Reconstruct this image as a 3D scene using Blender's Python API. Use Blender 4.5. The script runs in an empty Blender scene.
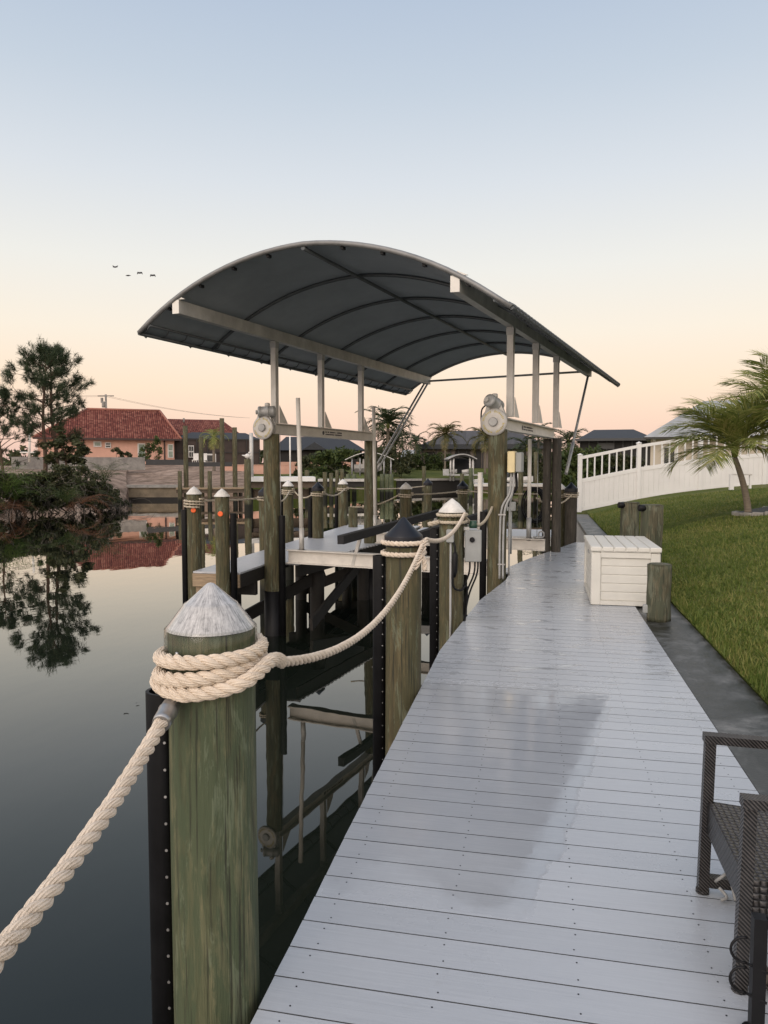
import bpy, math, random
import numpy as np
from mathutils import Vector, Matrix
random.seed(7); RNG = np.random.default_rng(11)
PI = math.pi
S = bpy.context.scene
COL = S.collection
R_ = math.radians
# ------------------------------------------------------------------ camera geometry
EYE = 1.56; FPX = 740.0; YAW = R_(12.05); PIT = math.atan(46/740)
FW = Vector((-math.sin(YAW)*math.cos(PIT), math.cos(YAW)*math.cos(PIT), -math.sin(PIT)))
FH = Vector((-math.sin(YAW), math.cos(YAW), 0)); RT = Vector((math.cos(YAW), math.sin(YAW), 0))
UPV = RT.cross(FW)
def at(px, py, Z):
    """photo pixel at horizontal depth Z metres -> world point (a surveying aid)"""
    d = FW + RT*((px-384)/FPX) + UPV*((512-py)/FPX)
    t = Z/(d.dot(FH)); return Vector((d.x*t, d.y*t, EYE+d.z*t))
WATER = -1.13
# ------------------------------------------------------------------ mesh builder
class MB:
    def __init__(self): self.v = []; self.f = []; self.sm = []
    def add(self, vs, fs, smooth=False):
        o = len(self.v); self.v += [tuple(p) for p in vs]
        for f in fs: self.f.append(tuple(i+o for i in f)); self.sm.append(smooth)
    def box(self, c, s, rz=0, ch=0.0, axes=None):
        """centre c, full size s, optional chamfer of vertical/top edges"""
        hx, hy, hz = s[0]/2, s[1]/2, s[2]/2
        if axes is None:
            ax = Vector((math.cos(rz), math.sin(rz), 0)); ay = Vector((-math.sin(rz), math.cos(rz), 0)); az = Vector((0, 0, 1))
        else: ax, ay, az = axes
        c = Vector(c)
        if ch <= 0:
            vs = [c+ax*(x*hx)+ay*(y*hy)+az*(z*hz) for z in (-1, 1) for x, y in ((-1, -1), (1, -1), (1, 1), (-1, 1))]
            self.add(vs, [(3, 2, 1, 0), (4, 5, 6, 7), (0, 1, 5, 4), (1, 2, 6, 5), (2, 3, 7, 6), (3, 0, 4, 7)])
        else:
            def ring(ix, iy, z):
                k = ch
                p = [(-hx+ix+k, -hy+iy), (hx-ix-k, -hy+iy), (hx-ix, -hy+iy+k), (hx-ix, hy-iy-k), (hx-ix-k, hy-iy), (-hx+ix+k, hy-iy), (-hx+ix, hy-iy-k), (-hx+ix, -hy+iy+k)]
                return [c+ax*a+ay*b+az*z for a, b in p]
            rs = [ring(ch, ch, -hz), ring(0, 0, -hz+ch), ring(0, 0, hz-ch), ring(ch, ch, hz)]
            self.rings(rs, True, True)
    def rings(self, rs, cap0=True, cap1=True, smooth=False, closed=True):
        o = len(self.v); n = len(rs[0])
        for r in rs: self.v += [tuple(p) for p in r]
        for k in range(len(rs)-1):
            for i in range(n if closed else n-1):
                j = (i+1) % n
                self.f.append((o+k*n+i, o+k*n+j, o+(k+1)*n+j, o+(k+1)*n+i)); self.sm.append(smooth)
        if cap0: self.f.append(tuple(o+i for i in range(n-1, -1, -1))); self.sm.append(False)
        if cap1: self.f.append(tuple(o+(len(rs)-1)*n+i for i in range(n))); self.sm.append(False)
    def lathe(self, prof, c=(0, 0, 0), n=24, axis=None, cap0=True, cap1=True, smooth=True, sx=1, sy=1):
        """prof: (radius, height) list"""
        c = Vector(c)
        if axis is None: ax, ay, az = Vector((1, 0, 0)), Vector((0, 1, 0)), Vector((0, 0, 1))
        else:
            az = Vector(axis).normalized(); ax = az.orthogonal().normalized(); ay = az.cross(ax)
        rs = [[c+ax*(r*sx*math.cos(2*PI*i/n))+ay*(r*sy*math.sin(2*PI*i/n))+az*h for i in range(n)] for r, h in prof]
        self.rings(rs, cap0, cap1, smooth)
    def tube(self, pts, r, n=8, cap=True, smooth=True, flat=None):
        pts = [Vector(p) for p in pts]; m = len(pts)
        rad = [r]*m if not hasattr(r, '__len__') else r
        T = []
        for i in range(m):
            d = pts[min(i+1, m-1)]-pts[max(i-1, 0)]
            T.append(d.normalized() if d.length > 1e-9 else Vector((0, 0, 1)))
        up = Vector((0, 0, 1)) if abs(T[0].z) < .95 else Vector((1, 0, 0))
        N = (up-T[0]*up.dot(T[0])).normalized(); rs = []
        for i in range(m):
            N = N-T[i]*N.dot(T[i])
            N = N.normalized() if N.length > 1e-6 else T[i].orthogonal().normalized()
            B = T[i].cross(N)
            rs.append([pts[i]+N*(rad[i]*math.cos(2*PI*k/n))+B*(rad[i]*math.sin(2*PI*k/n)) for k in range(n)])
        self.rings(rs, cap, cap, smooth)
    def bar(self, a, b, w, h, up=(0, 0, 1)):
        """rectangular bar a->b, w across, h along up"""
        a = Vector(a); b = Vector(b); d = (b-a); L = d.length; d = d.normalized(); up = Vector(up)
        s = d.cross(up)
        if s.length < 1e-4: s = d.orthogonal()
        s.normalize(); u = s.cross(d)
        self.box((a+b)/2, (L, w, h), axes=(d, s, u))
    def poly(self, pts): self.add(pts, [tuple(range(len(pts)))])
    def prism(self, poly, z0, z1):
        n = len(poly)
        self.rings([[(x, y, z0) for x, y in poly], [(x, y, z1) for x, y in poly]])
    def build(self, name, m, parent=None, base=None, smooth=None, auto=True):
        if parent is not None:
            o = Vector((0, 0, 0)); q = parent
            while q is not None: o = o+q.location; q = q.parent
        elif base is not None: o = Vector(base)
        elif auto and self.v:
            a = np.array(self.v); o = Vector(((a[:, 0].min()+a[:, 0].max())/2, (a[:, 1].min()+a[:, 1].max())/2, a[:, 2].min()))
        else: o = Vector((0, 0, 0))
        me = bpy.data.meshes.new(name)
        vs = np.array(self.v, dtype=float)-np.array(o[:])
        me.from_pydata(vs.tolist(), [], self.f)
        me.polygons.foreach_set('use_smooth', [bool(s) if smooth is None else smooth for s in self.sm])
        me.update()
        ob = bpy.data.objects.new(name, me); COL.objects.link(ob)
        if m is not None: me.materials.append(m)
        if parent is not None: ob.parent = parent
        else: ob.location = o
        return ob
def tag(o, label=None, cat=None, group=None, kind=None):
    if label: o['label'] = label
    if cat: o['category'] = cat
    if group: o['group'] = group
    if kind: o['kind'] = kind
    return o
def thing(name, label, cat, loc=(0, 0, 0), group=None):
    o = bpy.data.objects.new(name, None); o.empty_display_size = .2; COL.objects.link(o); o.location = loc
    return tag(o, label, cat, group)
def copy_tree(o, parent=None):
    c = o.copy(); COL.objects.link(c)
    if parent is not None: c.parent = parent
    for ch in list(o.children): copy_tree(ch, c)
    return c
# ------------------------------------------------------------------ materials
def lin(r, g, b):
    f = lambda c: c/12.92 if c <= .04045 else ((c+.055)/1.055)**2.4
    return (f(r/255), f(g/255), f(b/255), 1)
class NT:
    def __init__(self, name):
        self.m = bpy.data.materials.new(name); self.m.use_nodes = True
        self.t = self.m.node_tree; self.b = self.t.nodes['Principled BSDF']
        self.out = self.t.nodes['Material Output']
    def n(self, ty, **kw):
        x = self.t.nodes.new(ty)
        for k, v in kw.items(): setattr(x, k, v)
        return x
    def l(self, a, b): self.t.links.new(a, b)
    def coord(self, scale=(1, 1, 1), kind='Object', rand=True):
        tc = self.n('ShaderNodeTexCoord'); mp = self.n('ShaderNodeMapping')
        mp.inputs['Scale'].default_value = scale
        if rand:
            oi = self.n('ShaderNodeObjectInfo'); va = self.n('ShaderNodeVectorMath', operation='ADD'); ml = self.n('ShaderNodeMath', operation='MULTIPLY')
            ml.inputs[1].default_value = 37.0
            self.l(oi.outputs['Random'], ml.inputs[0]); self.l(tc.outputs[kind], va.inputs[0]); self.l(ml.outputs[0], va.inputs[1]); self.l(va.outputs[0], mp.inputs[0])
        else: self.l(tc.outputs[kind], mp.inputs[0])
        return mp.outputs[0]
    def noise(self, vec, scale=5, detail=5, rough=.6, dist=0):
        x = self.n('ShaderNodeTexNoise'); x.inputs['Scale'].default_value = scale; x.inputs['Detail'].default_value = detail
        x.inputs['Roughness'].default_value = rough; x.inputs['Distortion'].default_value = dist
        if vec is not None: self.l(vec, x.inputs['Vector'])
        return x.outputs['Fac']
    def ramp(self, fac, stops, interp='LINEAR'):
        x = self.n('ShaderNodeValToRGB'); r = x.color_ramp; r.interpolation = interp
        while len(r.elements) < len(stops): r.elements.new(.5)
        for e, (p, c) in zip(r.elements, stops): e.position = p; e.color = c if len(c) == 4 else (*c, 1)
        self.l(fac, x.inputs[0]); return x.outputs[0]
    def mix(self, fac, a, b, mode='MIX'):
        x = self.n('ShaderNodeMixRGB', blend_type=mode)
        for s, v in ((x.inputs[0], fac), (x.inputs[1], a), (x.inputs[2], b)):
            if hasattr(v, 'is_linked') or isinstance(v, bpy.types.NodeSocket): self.l(v, s)
            elif isinstance(v, (int, float)): s.default_value = v
            else: s.default_value = v if len(v) == 4 else (*v, 1)
        return x.outputs[0]
    def math(self, op, a, b=None, clamp=False):
        x = self.n('ShaderNodeMath', operation=op); x.use_clamp = clamp
        for s, v in zip(x.inputs, (a, b)):
            if v is None: continue
            if isinstance(v, bpy.types.NodeSocket): self.l(v, s)
            else: s.default_value = v
        return x.outputs[0]
    def bump(self, h, strength=.3, dist=.01):
        x = self.n('ShaderNodeBump'); x.inputs['Strength'].default_value = strength; x.inputs['Distance'].default_value = dist
        self.l(h, x.inputs['Height']); self.l(x.outputs[0], self.b.inputs['Normal'])
    def set(self, **kw):
        for k, v in kw.items():
            s = self.b.inputs[k.replace('_', ' ')]
            if isinstance(v, bpy.types.NodeSocket): self.l(v, s)
            else: s.default_value = v
        return self
def plain(name, c, rough=.5, metal=0, var=.25, scale=6, bump=0.0, stretch=(1, 1, 1), spec=.5):
    """base colour broken by noise (dirt, fading)"""
    N = NT(name); v = N.coord(stretch)
    n1 = N.noise(v, scale, 6, .65)
    c = c if len(c) == 4 else (*c, 1)
    d = tuple(x*(1-var) for x in c[:3])+(1,); e = tuple(min(1, x*(1+var*.5)) for x in c[:3])+(1,)
    N.set(Base_Color=N.ramp(n1, [(.3, d), (.7, e)]), Metallic=metal, Specular_IOR_Level=spec)
    rr = N.math('MULTIPLY_ADD', n1, .25); N.t.nodes[-1].inputs[2].default_value = max(0, rough-.12); N.l(rr, N.b.inputs['Roughness'])
    if bump: N.bump(N.noise(v, scale*6, 4), bump, .01)
    return N.m
def mat_pile(name, cols, wet=False):
    """vertical-grained treated wood: greenish and tan streaks, darker knots"""
    N = NT(name); v = N.coord((11, 11, 1.1)); v2 = N.coord((6.5, 6.5, 1.1)); v3 = N.coord((55, 55, 1.6))
    a = N.noise(v, 1.6, 8, .7, .6); b = N.noise(v2, 2.0, 7, .75, .4); g = N.noise(v3, 1.5, 4, .6)
    c1 = N.ramp(a, [(.25, cols[0]), (.45, cols[1]), (.6, cols[2]), (.8, cols[3])])
    c2 = N.mix(N.ramp(b, [(.46, (0, 0, 0)), (.52, (.8, .8, .8))]), c1, cols[4])
    patch = N.noise(N.coord((8, 8, 1.5)), 1.5, 8, .75, .5)
    c3 = N.mix(N.ramp(patch, [(.54, (0, 0, 0)), (.575, (.45, .45, .45)), (.7, (.7, .7, .7))]), c2, cols[5])
    c4 = N.mix(N.ramp(g, [(.36, (.9, .9, .9)), (.46, (.0, .0, .0))]), c3, (.03, .03, .02, 1))
    # wet and weedy near the waterline (world height)
    gm = N.n('ShaderNodeNewGeometry'); sp = N.n('ShaderNodeSeparateXYZ'); N.l(gm.outputs['Position'], sp.inputs[0])
    hz = N.math('ADD', sp.outputs[2], N.math('MULTIPLY', b, .3))
    wl = N.ramp(N.math('MULTIPLY_ADD', hz, 1.0), [(.0, (1, 1, 1)), (.22, (0, 0, 0))])
    # MULTIPLY_ADD offset: bring -0.75 m to zero
    for nd in N.t.nodes:
        if nd.bl_idname == 'ShaderNodeMath' and nd.operation == 'MULTIPLY_ADD': nd.inputs[2].default_value = .62
    c5 = N.mix(wl, c4, (.012, .013, .009, 1))
    N.set(Base_Color=c5, Roughness=.72, Specular_IOR_Level=.3)
    N.bump(N.math('ADD', a, N.math('MULTIPLY', g, 1.1)), .7, .012)
    return N.m
M = {}
M['pile_near'] = mat_pile('treated_wood_green', [(0.0369, 0.0426, 0.0230, 1), (0.0820, 0.0918, 0.0492, 1), (0.1353, 0.1353, 0.0754, 1), (0.2706, 0.2214, 0.1230, 1), (0.0615, 0.0820, 0.0451, 1), (0.1640, 0.1886, 0.1230, 1)])
M['pile'] = mat_pile('treated_wood_brown', [(0.0390, 0.0335, 0.0187, 1), (0.0858, 0.0718, 0.0374, 1), (0.1287, 0.1053, 0.0546, 1), (0.1716, 0.1404, 0.0780, 1), (0.0663, 0.0640, 0.0328, 1), (0.1716, 0.1950, 0.1326, 1)])
M['pile_grey'] = mat_pile('weathered_wood_grey', [(.035, .03, .024, 1), (.06, .052, .042, 1), (.085, .073, .06, 1), (.12, .10, .085, 1), (.045, .04, .033, 1), (.08, .07, .055, 1)])
M['stub'] = mat_pile('weathered_olive_post', [(.035, .032, .02, 1), (.085, .078, .048, 1), (.14, .125, .08, 1), (.21, .19, .13, 1), (.06, .07, .045, 1), (.17, .18, .13, 1)])
M['black'] = plain('black_vinyl', (.006, .006, .007), .5, 0, .4, 9, 0, (1, 1, 1), .25)
M['black_cap'] = plain('black_cap_plastic', (.008, .010, .016), .36, 0, .3, 7, 0, (1, 1, 1), .3)
M['steel'] = plain('dull_steel', (.42, .42, .42), .38, .9, .3, 12)
M['alu'] = plain('weathered_aluminium', (.52, .50, .465), .5, .25, .28, 4, .05, (1, 1, .6))
M['alu_dark'] = plain('grey_aluminium', (.36, .36, .35), .5, .3, .3, 4)
M['alu_light'] = plain('pale_aluminium', (.62, .585, .53), .5, .15, .18, 4, .04)
M['pvc'] = plain('white_pvc', (.72, .69, .63), .4, 0, .12, 3)
M['yellow'] = plain('faded_yellow_ink', (.50, .40, .10), .6, 0, .4, 30)
M['ink'] = plain('dark_ink', (.06, .055, .06), .6, 0, .3, 30)
M['orange'] = plain('orange_reflector', (.85, .13, .02), .35, 0, .15, 10)
M['grey_box'] = plain('grey_enclosure', (.30, .31, .30), .5, 0, .15, 6)
M['beige_box'] = plain('beige_enclosure', (.72, .60, .34), .5, 0, .12, 6)
M['conduit'] = plain('grey_conduit', (.34, .34, .33), .5, 0, .2, 9)
M['wood_raw'] = plain('raw_lumber', (.32, .235, .15), .75, 0, .45, 5, .3, (1.0, 6, 9))
M['wood_dark'] = plain('dark_timber', (.018, .015, .012), .7, 0, .5, 5, .3, (3, 3, 3))  # deck-underside shade put into the timber colour; mulch and other dark parts share it
M['wood_mid'] = plain('brown_timber', (.11, .08, .055), .75, 0, .5, 5, .3, (2, 2, 7))
M['white_paint'] = plain('white_vinyl', (.70, .69, .67), .45, 0, .07, 1.5)
M['box_plastic'] = plain('cream_resin', (.62, .605, .55), .5, 0, .08, 4, .04)
M['concrete'] = plain('pale_concrete', (.33, .31, .28), .85, 0, .35, 3, .3)
M['stucco_peach'] = plain('peach_stucco', (.60, .35, .265), .9, 0, .12, 1.2, .05)
M['stucco_cream'] = plain('cream_stucco', (.50, .44, .36), .9, 0, .1, 1.2)
M['stucco_grey'] = plain('greyish_stucco', (.16, .13, .115), .9, 0, .15, 1.2)
M['dark_frame'] = plain('bronze_frame', (.02, .018, .017), .5, 0, .2, 6)
M['screen_roof'] = plain('dark_blue_grey_roofing', (.026, .029, .034), .7, 0, .2, 3)
M['screen'] = plain('dark_insect_screen', (.018, .016, .015), .75, 0, .35, .8)
M['screen_brown'] = plain('brown_insect_screen', (.05, .034, .028), .75, 0, .5, .5)
M['glass_dark'] = plain('dark_window_glass', (.03, .035, .035), .08, 0, .3, 3)
M['glass_green'] = plain('pale_green_glass', (.22, .27, .22), .15, 0, .35, 3)
M['white_trim'] = plain('white_trim', (.62, .60, .57), .6, 0, .08, 4)
M['brown_trim'] = plain('dark_brown_trim', (.045, .022, .018), .6, 0, .2, 4)
M['trunk_pine'] = plain('pine_bark', (.10, .062, .042), .9, 0, .45, 6, .5, (4, 4, 1))
M['trunk_palm'] = plain('palm_trunk', (.20, .165, .125), .85, 0, .35, 5, .4, (1, 1, 7))
M['twig'] = plain('dry_grey_twigs', (.10, .085, .070), .9, 0, .5, 6)
M['boat_white'] = plain('white_gelcoat', (.66, .64, .61), .25, 0, .06, 3)
M['boat_dark'] = plain('dark_hull', (.03, .032, .035), .35, 0, .2, 3)
M['fascia'] = M['wood_raw']
def mat_leaf(name, c0, c1, c2, tr=.25, sc=2.0):
    N = NT(name); v = N.coord((1, 1, 1)); n1 = N.noise(v, sc, 4, .7)
    gi = N.n('ShaderNodeNewGeometry'); 
    f = N.math('ADD', N.math('MULTIPLY', n1, .65), N.math('MULTIPLY', gi.outputs['Random Per Island'], .4))
    col = N.ramp(f, [(.28, c0), (.52, c1), (.8, c2)])
    N.set(Base_Color=col, Roughness=.55, Specular_IOR_Level=.25)
    t = N.n('ShaderNodeBsdfTranslucent'); N.l(col, t.inputs[0]); mx = N.n('ShaderNodeMixShader'); mx.inputs[0].default_value = tr
    N.l(N.b.outputs[0], mx.inputs[1]); N.l(t.outputs[0], mx.inputs[2]); N.l(mx.outputs[0], N.out.inputs[0])
    return N.m
M['needles'] = mat_leaf('pine_needles', (.020, .034, .018, 1), (.042, .064, .030, 1), (.08, .10, .05, 1))
M['leaf'] = mat_leaf('shrub_leaves', (.022, .036, .012, 1), (.05, .075, .02, 1), (.10, .12, .035, 1))
M['leaf_dark'] = mat_leaf('dark_shrub_leaves', (.022, .030, .012, 1), (.050, .060, .025, 1), (.11, .105, .05, 1))
M['leaf_bright'] = mat_leaf('bright_leaves', (.045, .085, .015, 1), (.085, .14, .03, 1), (.15, .2, .05, 1))
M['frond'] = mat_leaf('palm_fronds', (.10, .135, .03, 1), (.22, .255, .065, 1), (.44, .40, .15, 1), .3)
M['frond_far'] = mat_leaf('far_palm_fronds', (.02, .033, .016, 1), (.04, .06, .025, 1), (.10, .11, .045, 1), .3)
M['frond_yellow'] = mat_leaf('yellowing_palm_fronds', (.06, .07, .025, 1), (.12, .115, .04, 1), (.22, .17, .07, 1), .3)
M['dead_frond'] = mat_leaf('dead_brown_fronds', (.06, .028, .015, 1), (.13, .06, .03, 1), (.20, .10, .05, 1), .2)
M['blade'] = mat_leaf('grass_blades', (.065, .10, .018, 1), (.13, .175, .035, 1), (.29, .255, .09, 1), .25, .9)
M['bird'] = plain('dark_feathers', (.05, .05, .055), .8)
M['bird_white'] = plain('white_feathers', (.65, .63, .6), .8)
def mat_rope(name, c):
    N = NT(name); v = N.coord((1, 1, 1)); n1 = N.noise(v, 16, 6, .7); n2 = N.noise(v, 500, 2, .5)
    d = tuple(x*m_ for x, m_ in zip(c, (.52, .48, .42)))+(1,)
    N.set(Base_Color=N.mix(N.ramp(n2, [(.3, (0, 0, 0)), (.6, (1, 1, 1))]), N.ramp(n1, [(.36, d), (.56, (*c, 1))]), tuple(min(1, x*1.12) for x in c)+(1,)), Roughness=.85, Specular_IOR_Level=.15)
    N.bump(n2, .9, .002); return N.m
M['rope_new'] = mat_rope('new_tan_rope', (.66, .565, .46))
M['rope_old'] = mat_rope('weathered_rope', (.46, .40, .31))
def mat_frost():
    """milky plastic cone with chalky streaks"""
    N = NT('frosted_white_plastic'); v = N.coord((1, 1, 1), rand=False); sp = N.n('ShaderNodeSeparateXYZ'); N.l(v, sp.inputs[0]); cb = N.n('ShaderNodeCombineXYZ'); N.l(N.math('MULTIPLY', N.math('ARCTAN2', sp.outputs[1], sp.outputs[0]), 9.0), cb.inputs[0]); N.l(N.math('MULTIPLY', sp.outputs[2], 14.0), cb.inputs[1])
    n1 = N.noise(v, 55, 7, .75, .4); n2 = N.noise(cb.outputs[0], 1.6, 6, .75, .3)
    f = N.math('ADD', N.math('MULTIPLY', n1, .35), N.math('MULTIPLY', n2, .65))
    N.set(Base_Color=N.ramp(f, [(.38, (.17, .17, .168, 1)), (.50, (.38, .375, .37, 1)), (.64, (.58, .57, .56, 1))]), Roughness=.18)
    N.b.inputs['Coat Weight'].default_value = .6; N.b.inputs['Coat Roughness'].default_value = .08
    N.b.inputs['Transmission Weight'].default_value = 0.0
    N.bump(n1, .08, .002); return N.m
M['frost'] = mat_frost()
M['cap_white'] = plain('chalky_white_cap', (.66, .64, .60), .45, 0, .2, 12)
def mat_clear():
    N = NT('clear_plastic'); g = N.n('ShaderNodeBsdfGlossy'); g.inputs['Roughness'].default_value = .12; g.inputs['Color'].default_value = (.95, .95, .95, 1)
    t = N.n('ShaderNodeBsdfTransparent'); t.inputs[0].default_value = (.97, .97, .95, 1)
    fr = N.n('ShaderNodeFresnel'); fr.inputs[0].default_value = 1.5; mx = N.n('ShaderNodeMixShader')
    N.l(N.math('MULTIPLY', fr.outputs[0], .6), mx.inputs[0]); N.l(t.outputs[0], mx.inputs[1]); N.l(g.outputs[0], mx.inputs[2]); N.l(mx.outputs[0], N.out.inputs[0])
    return N.m
M['clear'] = mat_clear()
def mat_water():
    N = NT('calm_canal_water'); v = N.coord((1, 1, 1), rand=False)
    n = N.noise(N.coord((1, .55, 1), rand=False), .9, 3, .5); n2 = N.noise(v, .12, 2, .5)
    bp = N.n('ShaderNodeBump'); bp.inputs['Strength'].default_value = .075; bp.inputs['Distance'].default_value = .05
    N.l(N.math('ADD', n, N.math('MULTIPLY', n2, 2)), bp.inputs['Height'])
    N.set(Base_Color=(.008, .011, .008, 1), Roughness=.6, Specular_IOR_Level=0)
    g = N.n('ShaderNodeBsdfGlossy'); g.inputs['Roughness'].default_value = .012; g.inputs['Color'].default_value = (1, .985, .95, 1)
    N.l(bp.outputs[0], g.inputs['Normal'])
    fr = N.n('ShaderNodeFresnel'); fr.inputs['IOR'].default_value = 1.31; N.l(bp.outputs[0], fr.inputs['Normal'])
    mx = N.n('ShaderNodeMixShader'); N.l(N.math('MULTIPLY', fr.outputs[0], 1.5, True), mx.inputs[0]); N.l(N.b.outputs[0], mx.inputs[1]); N.l(g.outputs[0], mx.inputs[2]); N.l(mx.outputs[0], N.out.inputs[0])
    return N.m
M['water'] = mat_water()
def mat_deck():
    """grey composite boards, grain along X, wet film with irregular outline"""
    N = NT('grey_composite_deck'); tc = N.n('ShaderNodeTexCoord')
    gm = N.n('ShaderNodeNewGeometry'); sp = N.n('ShaderNodeSeparateXYZ'); N.l(gm.outputs['Position'], sp.inputs[0])
    def mp(sc):
        m_ = N.n('ShaderNodeMapping'); m_.inputs['Scale'].default_value = sc; N.l(gm.outputs['Position'], m_.inputs[0]); return m_.outputs[0]
    grain = N.noise(mp((1.6, 60, 1)), 2.0, 6, .7); blot = N.noise(mp((1, 1, 1)), 1.3, 6, .65); fine = N.noise(mp((1, 1, 1)), 14, 6, .7, .6)
    isl = gm.outputs['Random Per Island']
    f = N.math('ADD', N.math('MULTIPLY', grain, .55), N.math('ADD', N.math('MULTIPLY', isl, .15), N.math('MULTIPLY', blot, .3)))
    col = N.ramp(f, [(.25, (.32, .34, .365, 1)), (.75, (.46, .48, .505, 1))])
    # wet sheet: x < 0.19*(y-2.5)  between y 2.4 and 5.4, ragged
    xx, yy = sp.outputs[0], sp.outputs[1]
    rag = N.math('ADD', N.math('MULTIPLY', N.math('SUBTRACT', fine, .5), .07), N.math('MULTIPLY', N.math('SUBTRACT', isl, .5), .055))
    e1 = N.math('SUBTRACT', N.math('MULTIPLY', N.math('SUBTRACT', yy, 2.52), .185), N.math('ADD', xx, rag))
    e1 = N.math('MULTIPLY', e1, 70, True)
    big = N.noise(mp((1, 1, 1)), 2.6, 4, .6)
    e2 = N.math('MULTIPLY', N.math('SUBTRACT', N.math('ADD', xx, N.math('MULTIPLY', big, .9)), .0), 2.2, True)
    e3 = N.math('MULTIPLY', N.math('SUBTRACT', N.math('ADD', yy, N.math('MULTIPLY', big, .8)), 2.95), 6, True)
    e4 = N.math('MULTIPLY', N.math('SUBTRACT', 5.75, N.math('ADD', yy, N.math('MULTIPLY', fine, .9))), 5, True)
    core = N.math('ADD', .62, N.math('MULTIPLY', e2, .38))
    wet = N.math('MULTIPLY', N.math('MULTIPLY', e1, core), N.math('MULTIPLY', e3, e4))
    bl2 = N.noise(mp((1.5, 2.2, 1)), 3.2, 6, .7, .8)
    wet = N.math('MULTIPLY', wet, N.math('ADD', .80, N.math('MULTIPLY', N.math('MULTIPLY', N.math('SUBTRACT', bl2, .44), 9, True), .20)))
    # small puddles further along
    pud = N.noise(mp((1.2, 3.2, 1)), 2.3, 5, .65, .4)
    p1 = N.math('MULTIPLY', N.math('SUBTRACT', pud, .57), 18, True)
    p2 = N.math('MULTIPLY', N.math('SUBTRACT', yy, 4.0), 1.2, True)
    wet2 = N.math('MULTIPLY', p1, p2)
    w = N.math('MAXIMUM', wet, wet2)
    c2 = N.mix(N.math('MULTIPLY', w, .42), col, (.23, .245, .265, 1))
    # dried tide marks of dirt
    st = N.noise(mp((1, 1, 1)), 4.5, 7, .75, 1.2)
    c3 = N.mix(N.ramp(st, [(.62, (0, 0, 0)), (.72, (.3, .3, .3))]), c2, (.30, .295, .29, 1))
    ro = N.math('SUBTRACT', N.math('ADD', .19, N.math('MULTIPLY', blot, .2)), N.math('MULTIPLY', w, .34))
    N.set(Base_Color=c3, Roughness=ro, Specular_IOR_Level=.85)
    inv = N.math('SUBTRACT', 1.0, w)
    N.bump(N.math('ADD', N.math('MULTIPLY', N.math('ADD', grain, N.math('MULTIPLY', fine, .4)), inv), N.math('MULTIPLY', bl2, .5)), .2, .004)
    return N.m
M['deck'] = mat_deck()
def mat_pier():
    return plain('grey_pier_deck', (.46, .47, .49), .38, 0, .22, 3, .1, (2, 12, 1))
M['pier'] = mat_pier()
def mat_cap():
    """wet stained concrete seawall cap"""
    N = NT('stained_concrete'); v = N.coord((1, 1, 1), rand=False); a = N.noise(v, 1.5, 8, .75, 1.0); b = N.noise(v, 9, 6, .75); c = N.noise(v, 60, 3, .5)
    f = N.math('ADD', N.math('MULTIPLY', a, .7), N.math('MULTIPLY', b, .3))
    N.set(Base_Color=N.ramp(f, [(.42, (.022, .022, .019, 1)), (.495, (.06, .061, .056, 1)), (.57, (.125, .127, .121, 1)), (.68, (.24, .24, .228, 1))]))
    N.l(N.ramp(f, [(.42, (.3, .3, .3)), (.62, (.75, .75, .75))]), N.b.inputs['Roughness']); N.bump(c, .5, .004); N.set(Specular_IOR_Level=.35)
    return N.m
M['cap'] = mat_cap()
def mat_lawn():
    N = NT('lawn_soil_and_thatch'); v = N.coord((1, 1, 1), rand=False); a = N.noise(v, .5, 5, .6); b = N.noise(v, 14, 6, .7); c = N.noise(v, 90, 3, .6)
    f = N.math('ADD', N.math('MULTIPLY', a, .5), N.math('MULTIPLY', b, .5))
    N.set(Base_Color=N.mix(N.ramp(c, [(.3, (.5, .5, .5)), (.7, (0, 0, 0))]), N.ramp(f, [(.36, (.06, .085, .016, 1)), (.5, (.11, .14, .03, 1)), (.62, (.20, .18, .075, 1))]), (.03, .03, .012, 1)), Roughness=.9, Specular_IOR_Level=.1)
    N.bump(c, .6, .03); return N.m
M['lawn'] = mat_lawn()
def mat_dirt():
    N = NT('bare_dirt'); v = N.coord((1, 1, 1), rand=False); a = N.noise(N.coord((1, .5, 1), rand=False), .30, 7, .78, .8); b = N.noise(v, 1.2, 6, .75)
    f = N.math('ADD', N.math('MULTIPLY', a, .6), N.math('MULTIPLY', b, .4))
    N.set(Base_Color=N.ramp(f, [(.36, (.06, .05, .03, 1)), (.46, (.20, .145, .11, 1)), (.56, (.36, .265, .205, 1)), (.68, (.52, .42, .35, 1))]), Roughness=.95, Specular_IOR_Level=.1)
    N.bump(b, .6, .15); return N.m
M['dirt'] = mat_dirt()
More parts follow.
